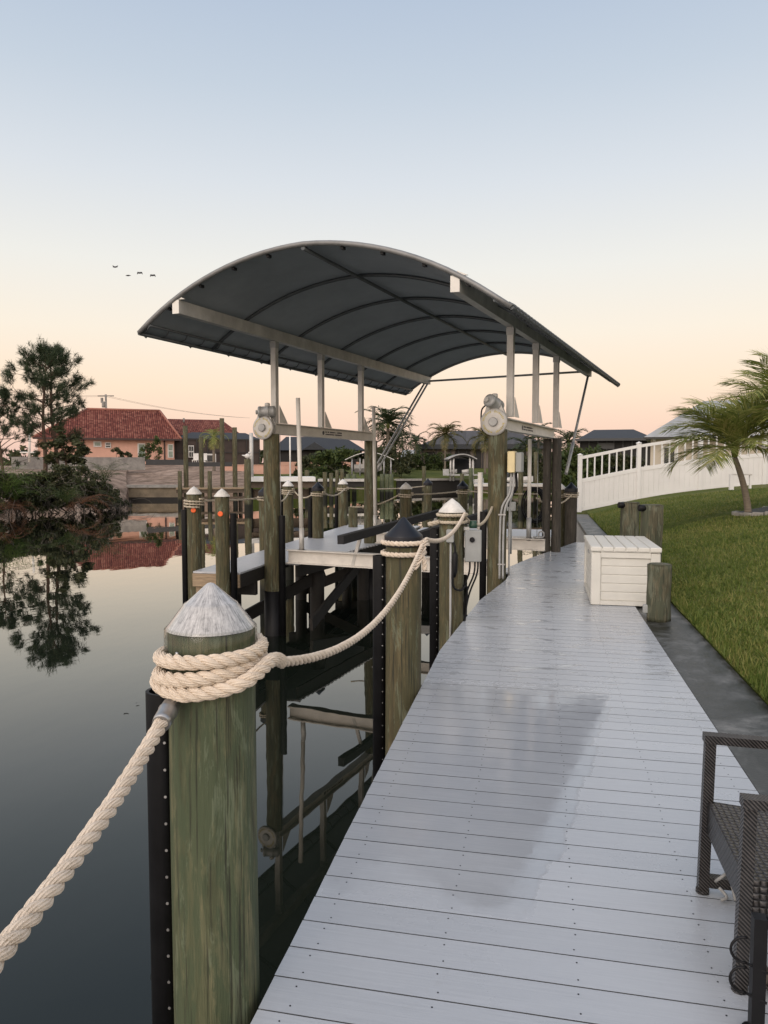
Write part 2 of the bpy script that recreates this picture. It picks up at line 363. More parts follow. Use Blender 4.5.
def mat_tile(name, c0, c1, c2, rows, cols, slope=True):
    """barrel tiles: uses Generated-free object coordinates through UV of each roof plane"""
    N = NT(name); tc = N.n('ShaderNodeTexCoord'); mp = N.n('ShaderNodeMapping'); N.l(tc.outputs['UV'], mp.inputs[0]); mp.inputs['Scale'].default_value = (1, 1, 1)
    sp = N.n('ShaderNodeSeparateXYZ'); N.l(mp.outputs[0], sp.inputs[0])
    u = N.math('MULTIPLY', sp.outputs[0], cols); w = N.math('MULTIPLY', sp.outputs[1], rows)
    hu = N.math('ABSOLUTE', N.math('SINE', N.math('MULTIPLY', u, PI))); hw = N.math('FRACT', w)
    cell = N.n('ShaderNodeCombineXYZ'); N.l(N.math('FLOOR', u), cell.inputs[0]); N.l(N.math('FLOOR', w), cell.inputs[1])
    wn = N.n('ShaderNodeTexWhiteNoise'); N.l(cell.outputs[0], wn.inputs['Vector'])
    big = N.noise(mp.outputs[0], .35, 5, .7)
    f = N.math('ADD', N.math('MULTIPLY', wn.outputs[0], .6), N.math('MULTIPLY', big, .5))
    col = N.ramp(f, [(.2, c0), (.55, c1), (.95, c2)])
    groove = N.math('MULTIPLY', N.math('SUBTRACT', 1.0, hu), .55)
    N.set(Base_Color=col, Roughness=.8, Specular_IOR_Level=.2)
    N.bump(N.math('ADD', hu, N.math('MULTIPLY', hw, .6)), 1.0, .12)
    return N.m
M['tile'] = mat_tile('red_barrel_tiles', (.095, .028, .023, 1), (.175, .054, .040, 1), (.29, .125, .092, 1), 3.2, 4.4)
M['metal_roof'] = mat_tile('standing_seam_roof', (.30, .31, .32, 1), (.34, .35, .355, 1), (.38, .385, .39, 1), .0, 1.4)
M['shingle'] = mat_tile('dark_grey_roof', (.055, .055, .058, 1), (.075, .075, .08, 1), (.10, .10, .105, 1), .0, .9)
def mat_block():
    N = NT('unfinished_block'); v = N.coord((1, 1, 1)); br = N.n('ShaderNodeTexBrick'); 
    a = N.noise(v, 1.2, 5, .7)
    N.set(Base_Color=N.ramp(a, [(.3, (.15, .14, .13, 1)), (.55, (.25, .235, .215, 1)), (.75, (.36, .33, .30, 1))]), Roughness=.95); N.bump(N.noise(v, 7, 4), .6, .05); return N.m
M['block'] = mat_block()
def mat_fabric():
    N = NT('charcoal_canopy_fabric'); v = N.coord((1, 1, 1), rand=False); a = N.noise(v, .9, 5, .6); b = N.noise(v, 4, 6, .75, .5)
    f = N.math('ADD', N.math('MULTIPLY', a, .6), N.math('MULTIPLY', b, .4))
    col = N.ramp(f, [(.3, (.27, .29, .30, 1)), (.7, (.36, .38, .39, 1))])
    N.set(Base_Color=col, Roughness=.62, Specular_IOR_Level=.3)
    t = N.n('ShaderNodeBsdfTranslucent'); N.l(col, t.inputs[0]); mx = N.n('ShaderNodeMixShader'); mx.inputs[0].default_value = .30
    N.l(N.b.outputs[0], mx.inputs[1]); N.l(t.outputs[0], mx.inputs[2]); N.l(mx.outputs[0], N.out.inputs[0])
    N.bump(b, .3, .03); return N.m
M['fabric'] = mat_fabric()
M['canopy_pipe'] = plain('dark_canopy_pipe', (.09, .10, .105), .45, .4, .2, 6)
M['front_pipe'] = plain('grey_front_pipe', (.22, .22, .215), .45, .3, .25, 5)
M['bunk'] = plain('black_bunk_carpet', (.022, .022, .024), .9, 0, .3, 12, .3)
def mat_wicker(name, vert):
    N = NT(name); tc = N.n('ShaderNodeTexCoord'); v = N.coord((1, 1, 1), rand=False)
    sp = N.n('ShaderNodeSeparateXYZ'); N.l(tc.outputs['Object'], sp.inputs[0])
    n1 = N.noise(v, 30, 4)
    if vert == 'leg':
        h = N.math('ABSOLUTE', N.math('SINE', N.math('MULTIPLY', N.math('ADD', sp.outputs[2], N.math('ADD', sp.outputs[0], sp.outputs[1])), PI/.013)))
    else:
        # basket weave: two strand families alternately over and under
        a = N.math('MULTIPLY', sp.outputs[0], 1/.021); b = N.math('MULTIPLY', N.math('ADD', sp.outputs[1], sp.outputs[2]), 1/.021)
        chk = N.math('MODULO', N.math('ABSOLUTE', N.math('ADD', N.math('FLOOR', a), N.math('FLOOR', b))), 2.0)
        sa = N.math('ABSOLUTE', N.math('SINE', N.math('MULTIPLY', a, PI))); sb = N.math('ABSOLUTE', N.math('SINE', N.math('MULTIPLY', b, PI)))
        h = N.math('ADD', N.math('MULTIPLY', N.math('MULTIPLY', sa, N.math('POWER', sb, .4)), chk), N.math('MULTIPLY', N.math('MULTIPLY', sb, N.math('POWER', sa, .4)), N.math('SUBTRACT', 1.0, chk)))
    f = N.math('ADD', N.math('MULTIPLY', h, .5), N.math('MULTIPLY', n1, .5))
    N.set(Base_Color=N.ramp(f, [(.2, (.006, .006, .006, 1)), (.5, (.028, .026, .026, 1)), (.85, (.085, .078, .076, 1))]), Roughness=.34)
    N.bump(h, 1.0, .006); return N.m
M['wicker_leg'] = mat_wicker('wrapped_wicker', 'leg'); M['wicker'] = mat_wicker('woven_wicker', 'seat')
# ------------------------------------------------------------------ world, sun, camera, view
W = bpy.data.worlds.new('World'); S.world = W; W.use_nodes = True
wt = W.node_tree; bg = wt.nodes['Background']
SUN_AZ = R_(192.0)   # direction the light comes from, degrees clockwise from +Y: behind the camera
SUN_EL = R_(30.0)
def wn(ty, **k):
    x = wt.nodes.new(ty)
    for a, b in k.items(): setattr(x, a, b)
    return x
sky = wn('ShaderNodeTexSky', sky_type='NISHITA', sun_disc=False, sun_elevation=SUN_EL, sun_rotation=SUN_AZ, air_density=1.0, dust_density=1.0)
geo = wn('ShaderNodeNewGeometry'); sep = wn('ShaderNodeSeparateXYZ'); wt.links.new(geo.outputs['Incoming'], sep.inputs[0])
# world shader: Incoming points from the sky towards the eye, so elevation = asin(-z)
tcw = wn('ShaderNodeTexCoord'); sep2 = wn('ShaderNodeSeparateXYZ'); wt.links.new(tcw.outputs['Generated'], sep2.inputs[0])
rmp = wn('ShaderNodeValToRGB'); cr = rmp.color_ramp
stops = [(0.0, lin(228, 188, 176)), (.045, lin(241, 205, 184)), (.10, lin(248, 222, 195)), (.17, lin(243, 231, 213)), (.25, lin(232, 230, 223)), (.345, lin(213, 218, 223)), (.44, lin(192, 203, 215)), (.57, lin(168, 184, 206)), (1.0, lin(180, 190, 208))]
while len(cr.elements) < len(stops): cr.elements.new(.5)
for e, (p, c) in zip(cr.elements, stops): e.position = p; e.color = c
wt.links.new(sep2.outputs[2], rmp.inputs[0])
ml = wn('ShaderNodeMixRGB', blend_type='ADD'); ml.inputs[0].default_value = 1
sc = wn('ShaderNodeVectorMath', operation='SCALE'); sc.inputs['Scale'].default_value = .006
wt.links.new(sky.outputs[0], sc.inputs[0]); wt.links.new(rmp.outputs[0], ml.inputs[1]); wt.links.new(sc.outputs[0], ml.inputs[2])
# afterglow of the sunset behind the viewer: brighter, warm lower sky in that direction
dv = wn('ShaderNodeVectorMath', operation='DOT_PRODUCT'); dv.inputs[1].default_value = (math.sin(SUN_AZ)*.94, math.cos(SUN_AZ)*.94, .34)
wt.links.new(tcw.outputs['Generated'], dv.inputs[0]); gr = wn('ShaderNodeValToRGB'); gc = gr.color_ramp; gc.elements[0].position = .0; gc.elements[0].color = (0, 0, 0, 1); gc.elements[1].position = 1; gc.elements[1].color = (1.15, .95, .80, 1)
wt.links.new(dv.outputs['Value'], gr.inputs[0]); m2 = wn('ShaderNodeMixRGB', blend_type='ADD'); m2.inputs[0].default_value = 1
wt.links.new(ml.outputs[0], m2.inputs[1]); wt.links.new(gr.outputs[0], m2.inputs[2])
wt.links.new(m2.outputs[0], bg.inputs[0]); bg.inputs[1].default_value = 0.97
sd = bpy.data.lights.new('Sun', 'SUN'); sd.energy = .7; sd.angle = R_(35); sd.color = (1, .86, .74)
so = bpy.data.objects.new('Sun', sd); COL.objects.link(so)
el = SUN_EL; to = Vector((math.sin(SUN_AZ)*math.cos(el), math.cos(SUN_AZ)*math.cos(el), math.sin(el)))
so.rotation_euler = (-to).to_track_quat('-Z', 'Y').to_euler(); so.location = (0, -10, 20)
cd = bpy.data.cameras.new('Camera'); cam = bpy.data.objects.new('Camera', cd); COL.objects.link(cam); S.camera = cam
cam.location = (0, 0, EYE); cd.sensor_fit = 'VERTICAL'; cd.sensor_height = 36; cd.lens = 36*FPX/1024; cd.clip_end = 3000; cd.clip_start = .05
cam.rotation_euler = FW.to_track_quat('-Z', 'Y').to_euler()
S.view_settings.view_transform = 'Standard'; S.view_settings.look = 'None'; S.view_settings.exposure = .14; S.view_settings.gamma = 1
S.cycles.max_bounces = 8; S.cycles.transparent_max_bounces = 12
try: S.cycles.use_denoising = True
except Exception: pass
# ================================================================== WATER AND LAND
b = MB(); b.add([(-900, -200, WATER), (900, -200, WATER), (900, 1500, WATER), (-900, 1500, WATER)], [(0, 1, 2, 3)])
tag(b.build('water', M['water']), kind='structure')
def lawn_z(x, y):
    d = max(0, x-1.49); z = 1.15*(1-math.exp(-.32*d/1.15))
    # shallow swale crossing the lawn
    s = (y-(15.6+ (x-1.5)*.55)); z -= .16*math.exp(-(s/.30)**2)*min(1, d*2)
    return z+.015
b = MB(); xs = [1.49, 1.6, 1.8, 2.1, 2.4, 2.8, 3.2, 3.6, 4, 4.5, 5, 6, 7, 8, 10, 13, 18, 30, 60, 160, 600]; ys = [-8, 0, 2, 4]+[5+.25*i for i in range(64)]+[22, 24, 28, 34, 42, 55, 75, 100, 150, 300, 900]
o = len(b.v)
vs = [(x, y, lawn_z(x, y)+(.0 if y < 30 else 0)) for y in ys for x in xs]
nx = len(xs); b.add(vs, [(j*nx+i, j*nx+i+1, (j+1)*nx+i+1, (j+1)*nx+i) for j in range(len(ys)-1) for i in range(nx-1)], True)
b.add([(1.49, -8, -2), (1.49, -8, .015), (1.49, 900, .015), (1.49, 900, -2)], [(0, 1, 2, 3)])
tag(b.build('lawn', M['lawn'], auto=False), kind='structure')
# grass blades on the near lawn
def grass():
    n = 190000
    y = np.where(RNG.random(n) < .12, -4+RNG.random(n)*8.3, 4.3+(RNG.random(n)**1.5)*20); span = np.where(y < 4.3, 5, np.clip((y*.30+.6), .8, 7.5)); x = 1.465+RNG.random(n)**1.15*span
    keep = RNG.random(n) < np.clip(1.6-(y-4)/25, .35, 1); x = x[keep]; y = y[keep]; n = len(x)
    d = np.maximum(0, x-1.49); z = 1.15*(1-np.exp(-.32*d/1.15)); s = y-(15.6+(x-1.5)*.55); z -= .16*np.exp(-(s/.30)**2)*np.minimum(1, d*2); z += .012
    a = RNG.random(n)*2*PI; h = .012+RNG.random(n)**2*.046; h *= np.where(d < .10, 1.0+1.1*RNG.random(n), 1)*np.where(RNG.random(n) < .02, 2.0, 1); w = .0035+.003*RNG.random(n)+y*.00022; la = RNG.random(n)*2*PI; ln = RNG.random(n)*.045
    h *= np.where(np.abs(s) < .45, .15, 1)
    p0 = np.stack([x-np.cos(a)*w, y-np.sin(a)*w, z], 1); p1 = np.stack([x+np.cos(a)*w, y+np.sin(a)*w, z], 1); p2 = np.stack([x+np.cos(la)*ln, y+np.sin(la)*ln, z+h], 1)
    V = np.stack([p0, p1, p2], 1).reshape(-1, 3); me = bpy.data.meshes.new('grass')
    me.vertices.add(len(V)); me.vertices.foreach_set('co', V.ravel()); me.loops.add(3*n); me.loops.foreach_set('vertex_index', np.arange(3*n, dtype=np.int32))
    me.polygons.add(n); me.polygons.foreach_set('loop_start', np.arange(0, 3*n, 3, dtype=np.int32)); me.polygons.foreach_set('loop_total', np.full(n, 3, dtype=np.int32)); me.update(calc_edges=True); me.validate()
    me.materials.append(M['blade']); g = bpy.data.objects.new('grass', me); COL.objects.link(g)
    tag(g, 'short green lawn grass on the slope beside the dock', 'grass', kind='stuff')
grass()
# left bank and far bank, as sheets running from the shoreline to the horizon
def bank(name, m, pts):
    """pts: (pixel column, depth, [(extra depth, z), ...])"""
    b = MB(); rows = []
    for px, Z, prof in pts:
        col = []
        q = at(px, 466, Z); col.append(Vector((q.x, q.y, -2.4)))
        for dz, z in prof:
            q = at(px, 466, Z+dz); col.append(Vector((q.x, q.y, z)))
        rows.append(col)
    k = len(rows[0]); vs = [p for r in rows for p in r]
    b.add(vs, [(i*k+j, (i+1)*k+j, (i+1)*k+j+1, i*k+j+1) for i in range(len(rows)-1) for j in range(k-1)], False)
    return tag(b.build(name, m, auto=False), kind='structure')
wild = [(0, -1.35), (2.2, -1.1), (5, -.1), (14, 1.0), (30, 1.4), (60, 1.6), (1200, 1.7)]
wall = [(0, -.02), (.6, -.02), (6, .35), (14, 1.15), (24, 1.75), (60, 1.8), (1200, 1.8)]
bank('dirt_lot', M['dirt'], [(-1200, 16, wild), (-400, 19, wild), (-120, 27, wild), (-40, 34, wild), (0, 38, wild), (25, 41, wild), (60, 43, wild), (100, 46, wild), (126, 52, wild), (128, 58, wall), (150, 58, wall), (179, 58, wall), (179.5, 58.5, wall), (215, 59.5, wall), (252, 61, wall)])
flat = [(0, -.05), (.6, -.05), (5, .25), (12, .7), (22, 1.2), (60, 1.3), (1200, 1.4)]
bank('far_lawn', M['lawn'], [(252, 61, flat), (300, 68, flat), (350, 76, flat), (400, 84, flat), (460, 88, flat), (520, 92, flat), (556, 96, flat), (640, 110, flat), (1500, 160, flat)])
# ================================================================== MAIN DOCK
LEFT = [(-2.0, -.78), (1.9, -.78), (3.0, -.795), (6.16, -.83), (7.4, -.76), (8.6, -.69), (10.2, -.47), (11.0, -.44), (11.001, -.58), (11.4, -.52), (12.74, -.18), (15.64, .70)]
def xl(y):
    for (a, x0), (c, x1) in zip(LEFT, LEFT[1:]):
        if a <= y <= c: return x0+(x1-x0)*(y-a)/(c-a)
    return LEFT[-1][1]
XR = 1.03
dock = thing('dock', 'long grey composite dock walkway with wet patches beside the lawn', 'dock', (0, 3, 0))
b = MB(); sc_ = MB(); pitch = .1425; y = -1.5; rows = [-.70, -.29, .125, .54, .94]
while y < 15.55:
    y1 = y+pitch-.0050; e = .0012; zt = RNG.normal()*.0002
    yc = y+e; yd = y1-e
    a0, a1 = xl(y)+RNG.normal()*.001, xl(y1)
    L = lambda t: a0+(a1-a0)*t
    prof = [(y+.012, -.026), (y1-.012, -.026), (y1-.006, -.006), (y1, 0), (y, 0), (y+.006, -.006)]
    rl = [(L((p-y)/(y1-y)), p, z+zt) for p, z in prof]; rr = [(XR, p, z+zt) for p, z in prof]
    b.rings([rl, rr])
    if y < 9:
        for rx in rows:
            for k in (.028, .108):
                if rx > xl(y)+.03: sc_.lathe([(.003, .0), (.003, .0014)], (rx+RNG.normal()*.004, y+k, zt-.0006), 6)
    y += pitch
pl = b.build('decking', M['deck'], dock); tag(sc_.build('screw_heads', M['black'], dock), kind='stuff')
b = MB()
for rx in (-.66, -.29, .125, .54, .92):
    ye = 15.4 if rx > .6 else (12.6 if rx > -.1 else (10.6 if rx > -.4 else 8.4))
    b.box((rx, (ye-1.5)/2, -.14), (.045, ye+1.5, .21))
for (a, x0), (c, x1) in zip(LEFT, LEFT[1:]):
    if c-a > .05: b.bar((x0+.035, a, -.142), (x1+.035, c, -.142), .04, .22)
b.build('joist_frame', M['wood_dark'], dock)
b = MB()
for yy in (.4, 3.6, 7.0, 10.2, 13.2): b = MB(); b.bar((xl(yy)+.06, yy, -.31), (1.0, yy, -.31), .09, .12); b.box((xl(yy)+.35, yy+.1, -1.3), (.2, .2, 1.9)); b.build('cross_beam', M['wood_dark'], dock)
# seawall cap and wall under the dock
b = MB(); b.box((1.262, 9.0, -.075), (.452, 32, .11), ch=.012)
sw = thing('seawall', 'stained wet concrete seawall with flat cap along the lawn edge', 'seawall', (1.26, 9, -1.2))
b.build('cap', M['cap'], sw)
b = MB(); b.box((1.2, 9.0, -1.3), (.2, 32, 2.33)); b.build('wall_panel', M['concrete'], sw)
# ================================================================== PILINGS
def wob_lathe(b, r0, r1, z0, z1, n=28, k=14, amp=.004, c=(0, 0)):
    ph = RNG.random(6)*6.28
    rs = []
    for j in range(k+1):
        t = j/k; z = z0+(z1-z0)*t; r = r0+(r1-r0)*t; ring = []
        for i in range(n):
            a = 2*PI*i/n
            d = amp*(math.sin(2*a+ph[0]+t*1.4)+.7*math.sin(3*a+ph[1]-t*2)+.5*math.sin(7*a+ph[2]))+amp*.5*math.sin(t*9+ph[3]+a)
            ring.append((c[0]+(r+d)*math.cos(a), c[1]+(r+d)*math.sin(a), z))
        rs.append(ring)
    b.rings(rs, True, True, True)
def cone_cap(kind, r, zt, root, x, y):
    """zt = tip height; cone 2/3, skirt 1/3"""
    h = r*1.02
    if kind == 'clear':
        c = MB(); c.lathe([(r+.006, zt-h-.004), (r+.004, zt-h), (r*.64, zt-h*.50), (r*.615, zt-h*.46), (r*.56, zt-h*.435), (r*.13, zt-h*.055), (r*.075, zt-h*.012), (.003, zt)], (x, y, 0), 48, cap0=False)
        co = c.build('cap', M['frost'], root)
        c = MB(); c.lathe([(r+.009, zt-h-.095), (r+.010, zt-h-.05), (r+.009, zt-h-.004), (r+.002, zt-h+.004)], (x, y, 0), 48, cap0=False, cap1=False); c.build('skirt', M['clear'], co)
        c = MB()
        for a in (-1.9, -.25, 1.2, 2.8): c.lathe([(.006, 0), (.006, .003), (.003, .006)], (x+(r+.009)*math.cos(a), y+(r+.009)*math.sin(a), zt-h-.055), 8, (math.cos(a), math.sin(a), 0))
        c.build('screws', M['steel'], co)
    elif kind == 'white':
        c = MB(); c.lathe([(r+.012, zt-h-.012), (r+.012, zt-h), (r*.64, zt-h*.47), (r*.6, zt-h*.42), (.006, zt)], (x, y, 0), 28, cap0=False); c.build('cap', M['cap_white'], root)
    else:
        c = MB(); c.lathe([(r+.010, zt-h-.075), (r+.012, zt-h-.01), (r+.010, zt-h), (r*.5, zt-h*.48), (r*.12, zt-h*.05), (.004, zt)], (x, y, 0), 32, cap0=False); co = c.build('cap', M['black_cap'], root)
        if y < 8:
            c = MB(); a = R_(-100); c.lathe([(.007, 0), (.007, .004)], (x+(r+.011)*math.cos(a), y+(r+.011)*math.sin(a), zt-h-.05), 8, (math.cos(a), math.sin(a), 0)); c.build('screw', M['steel'], co)
def bumper(root, x, y, r, ang, z0, z1, screws=True, w=.048):
    """hollow black D-shaped rub strip screwed to the pile on side ang"""
    cx, cy = x+(r+.045)*math.cos(ang), y+(r+.045)*math.sin(ang)
    ca, sa = math.cos(ang), math.sin(ang); n = 14
    def ring(k, z):
        out = []
        for i in range(n):
            a = 2*PI*i/n; u = math.cos(a)*.058*k; v = math.sin(a)*w*k
            if u < -.035: u = -.035*1
            out.append((cx+u*ca-v*sa, cy+u*sa+v*ca, z))
        return out
    b = MB(); b.rings([ring(1, z0), ring(1, z1)], True, False, True); b.rings([ring(1, z1), ring(.82, z1)], False, False); b.rings([ring(.82, z1), ring(.82, z1-.12)], False, True, True)
    # screw flange facing along the pile, on the camera side
    s = 1 if (-sa*0-ca*1) < 0 else 1
    fx, fy = cx-ca*.012, cy-sa*.012
    b.box((fx, fy, (z0+z1)/2), (.006, .085, z1-z0-.02), ang)
    o = b.build('bumper', M['black'], root)
    if screws:
        s = MB(); z = z1-.06
        side = -1 if (sa*0+ca) < 0 else 1
        while z > max(z0, -.6):
            # heads on the rounded face towards -Y
            s.lathe([(.0045, 0), (.0045, .003)], (cx+.022, cy-w*.90, z), 6, (.25, -1, 0)); z -= .082
        s.build('screws', M['steel'], o)
def piling(x, y, r, ztip, kind, label, mat='pile', bump=None, grp='capped pilings around the docks', reflector=None, bz1=None):
    t = thing('piling', label, 'piling', (x, y, WATER), grp)
    h = r*1.02; b = MB()
    wob_lathe(b, r*1.02, r, -2.6, ztip-h+(-.002), c=(x, y), amp=.0035 if y < 4 else .003)
    post = b.build('post', M[mat], t)
    cone_cap(kind, r, ztip, t, x, y)
    if bump is not None: bumper(t, x, y, r, bump, -1.6, bz1 if bz1 else ztip-.36, y < 9)
    if reflector is not None:
        b = MB(); ca, sa = math.cos(reflector), math.sin(reflector)
        b.lathe([(.038, 0), (.038, .006), (.03, .009)], (x+(r+.0)*ca, y+(r+.0)*sa, ztip-.36), 16, (ca, sa, 0)); b.build('reflector', M['orange'], t)
    return t
piling(-.938, 1.98, .123, 1.222, 'clear', 'thick green weathered piling nearest the camera, under a frosted cone cap', 'pile_near', R_(172), bz1=.885)
piling(-.94, 5.06, .123, 1.205, 'black', 'brown piling with a black cone cap beside the dock edge, rope tied below the cap', 'pile', R_(175), bz1=.93)
piling(-.88, 7.40, .123, 1.235, 'white', 'white capped piling holding an outlet and a thin conduit beside the grey control box', 'pile', R_(178), bz1=.93)
piling(-5.20, 10.45, .105, 1.25, 'white', 'white capped piling with rope turns and orange dot at the outer pier corner', 'pile', R_(185), reflector=R_(-70))
piling(-4.52, 9.96, .102, 1.235, 'white', 'white capped piling with a large orange dot and no rope around it', 'pile', R_(20), reflector=R_(-80))
piling(-5.11, 13.2, .123, 1.2, 'black', 'black capped piling half hidden behind the large orange dot piling', 'pile', None)
piling(-5.87, 16.64, .123, 1.22, 'white', 'white capped piling just right of the tall left lift piling', 'pile', R_(180))
piling(-4.74, 15.35, .123, 1.22, 'black', 'black capped piling rising through the grey pier behind the leaning white guide pole', 'pile', R_(180))
piling(-5.13, 18.84, .123, 1.22, 'white', 'white capped piling at the far outer corner of the grey finger pier', 'pile', R_(180))
piling(-2.77, 15.16, .123, 1.22, 'white', 'white capped piling seen just right of the rear left lift post', 'pile', None)
piling(-3.24, 21.29, .123, 1.20, 'black', 'small distant black capped piling between two nearer capped pilings', 'pile', None)
piling(-1.82, 17.4, .123, 1.22, 'black', 'black capped piling directly behind the tip of the white capped outlet piling', 'pile', None)
piling(.38, 16.2, .123, 1.20, 'white', 'white capped piling behind the right hand guide pole', 'pile', None)
piling(.60, 15.95, .123, 1.22, 'black', 'black capped piling at the shore end of the dock beside the white fence', 'pile_grey', None)
b = MB(); wob_lathe(b, .12, .115, -2.6, .52, c=(-4.72, 18.3)); tag(b.build('stub_piling', M['pile']), 'short uncapped piling stub beside the far white capped piling', 'piling')
# ================================================================== ROPES
def spl(pts, n):
    """Catmull-Rom resample"""
    P = [Vector(p) for p in pts]; P = [P[0]*2-P[1]]+P+[P[-1]*2-P[-2]]; out = []
    segs = len(P)-3; per = max(2, n//segs)
    for i in range(segs):
        a, c, d, e = P[i:i+4]
        for k in range(per):
            t = k/per; out.append(.5*((2*c)+(d-a)*t+(2*a-5*c+4*d-e)*t*t+(3*c-a-3*d+e)*t**3))
    out.append(P[-2]); return out
def rope_mesh(b, pts, R, step=.012, n=7, lay=None, yarns=False, deep=False):
    """three-strand laid rope swept along pts"""
    pts = [Vector(p) for p in pts]
    L = [0]
    for i in range(1, len(pts)): L.append(L[-1]+(pts[i]-pts[i-1]).length)
    m = max(6, int(L[-1]/step)); lay = lay or R*5.2
    q = []; j = 0
    for i in range(m+1):
        s = L[-1]*i/m
        while j < len(L)-2 and L[j+1] < s: j += 1
        t = (s-L[j])/max(1e-9, L[j+1]-L[j]); q.append(pts[j].lerp(pts[j+1], t))
    T = [(q[min(i+1, m)]-q[max(i-1, 0)]).normalized() for i in range(m+1)]
    N = T[0].orthogonal().normalized(); fr = []
    for i in range(m+1):
        N = (N-T[i]*N.dot(T[i])).normalized(); fr.append((N.copy(), T[i].cross(N)))
    rs, ro = (R*.45, R*.60) if deep else (R*.53, R*.50)
    for k in range(3):
        path = []
        for i in range(m+1):
            a = 2*PI*(L[-1]*i/m)/lay+k*2*PI/3; path.append(q[i]+fr[i][0]*(ro*math.cos(a))+fr[i][1]*(ro*math.sin(a)))
        if not yarns: b.tube(path, rs, n); continue
        b.tube(path, rs*.93, 6)
        # visible yarns, twisted against the lay
        tp_ = [(path[min(i+1, m)]-path[max(i-1, 0)]).normalized() for i in range(m+1)]; N2 = tp_[0].orthogonal().normalized(); f2 = []
        for i in range(m+1): N2 = (N2-tp_[i]*N2.dot(tp_[i])).normalized(); f2.append((N2.copy(), tp_[i].cross(N2)))
        for y_ in range(9):
            ph_ = 2*PI*y_/9; jr = 1.06+.08*RNG.random()
            b.tube([path[i]+f2[i][0]*(rs*.74*jr*math.cos(ph_-2*PI*(L[-1]*i/m)/(lay*1.9)))+f2[i][1]*(rs*.74*jr*math.sin(ph_-2*PI*(L[-1]*i/m)/(lay*1.9))) for i in range(m+1)], rs*.22, n)
def sag(p, q, d, n=14):
    p = Vector(p); q = Vector(q); return [p.lerp(q, i/n)-Vector((0, 0, d*4*(i/n)*(1-i/n))) for i in range(n+1)]
def coil(x, y, r, R, z0, turns, a0, drop, n=26, tilt=0, ta=0):
    out = []; m = int(turns*n)
    for i in range(m+1):
        a = a0+2*PI*i/n; out.append(Vector((x+(r+R)*math.cos(a), y+(r+R)*math.sin(a), z0-drop*i/n+tilt*math.cos(a-ta))))
    return out
rad = .021
# coil on the near piling and the span to the second piling: one rope
P1 = (-.938, 1.98); P2 = (-.94, 5.06); P3 = (-.88, 7.40); P4 = (-.60, 10.30)
b = MB()
c1 = coil(*P1, .128, rad, 0.957, 2.3, R_(60), -.041, tilt=.004, ta=R_(30))
end1 = c1[-1]
lastA = R_(60)+2*PI*3.0
tail = [Vector((P1[0]+.15*math.cos(lastA+.35), P1[1]+.165*math.sin(lastA+.35), end1.z-.005))]
full = [p_+Vector((math.sin(i_*.21)*.004, math.cos(i_*.17)*.004, math.sin(i_*.33+1)*.0045)) for i_, p_ in enumerate(c1)]
rope_mesh(b, full, rad, .008, 5, None, True)
# riser strand that leaves the coil on the right and runs to piling two
ris = [Vector((-.800, 1.862, .965)), Vector((-.768, 1.91, .985)), Vector((-.761, 1.985, .998)), Vector((-.766, 2.06, .985)), Vector((-.778, 2.14, .955))]
span = sag(ris[-1], (-.795, 5.00, 1.025), .19, 18)
rope_mesh(b, spl([coil(*P1, .128, rad+.004, .955, .001, R_(170), 0)[0], coil(*P1, .128, rad+.004, .942, .001, R_(-150), 0)[0], (P1[0]-.03, P1[1]-.152, .937), (P1[0]+.06, P1[1]-.145, .945)]+ris, 60), rad, .008, 5, None, True)
rope_mesh(b, [ris[-1]+(ris[-2]-ris[-1])*.5]+span, rad*.76, .008, 7, .135, False, True)
tag(b.build('dock_rope', M['rope_new']), 'tan rope wound thickly round the nearest piling and swagged to the black capped one', 'rope', 'swagged dock ropes')
# lower left rope with its metal end fitting
b = MB(); dr = thing('dock_rope', 'thick pale rope with a metal end fitting, running off at lower left', 'rope', (-.9, 1.0, .5), 'swagged dock ropes')
A = Vector((-.985, 1.805, .895)); B = at(-60, 1024, .98)
ln = [A.lerp(B, i/20)-Vector((0, 0, .035*4*(i/20)*(1-i/20))) for i in range(21)]
ext = [ln[-1]+(ln[-1]-ln[-2])*k for k in range(1, 8)]
rope_mesh(b, ln[1:]+ext, .0195, .007, 5, .125, True); b.build('rope_line', M['rope_new'], dr)
d = (ln[1]-ln[0]).normalized(); d0 = A-d*.035
b = MB(); b.lathe([(.02, 0), (.0245, .006), (.0255, .03), (.0275, .034), (.0255, .04), (.0255, .08), (.024, .095)], d0, 20, d); b.build('ferrule', M['steel'], dr)
b = MB()
ang = np.linspace(0, 2*PI, 15); ax = d.orthogonal().normalized(); ay = d.cross(ax)
b.tube([d0-d*.012+d*(.016*math.cos(a))+ax*(.014*math.sin(a)) for a in ang], .0042, 6); 
c2 = d0-d*.036+Vector((.008, .012, .006)); b.tube([c2+ay*(.016*math.cos(a))+d*(.016*math.sin(a)) for a in ang], .004, 6)
b.build('shackle', M['steel'], dr)
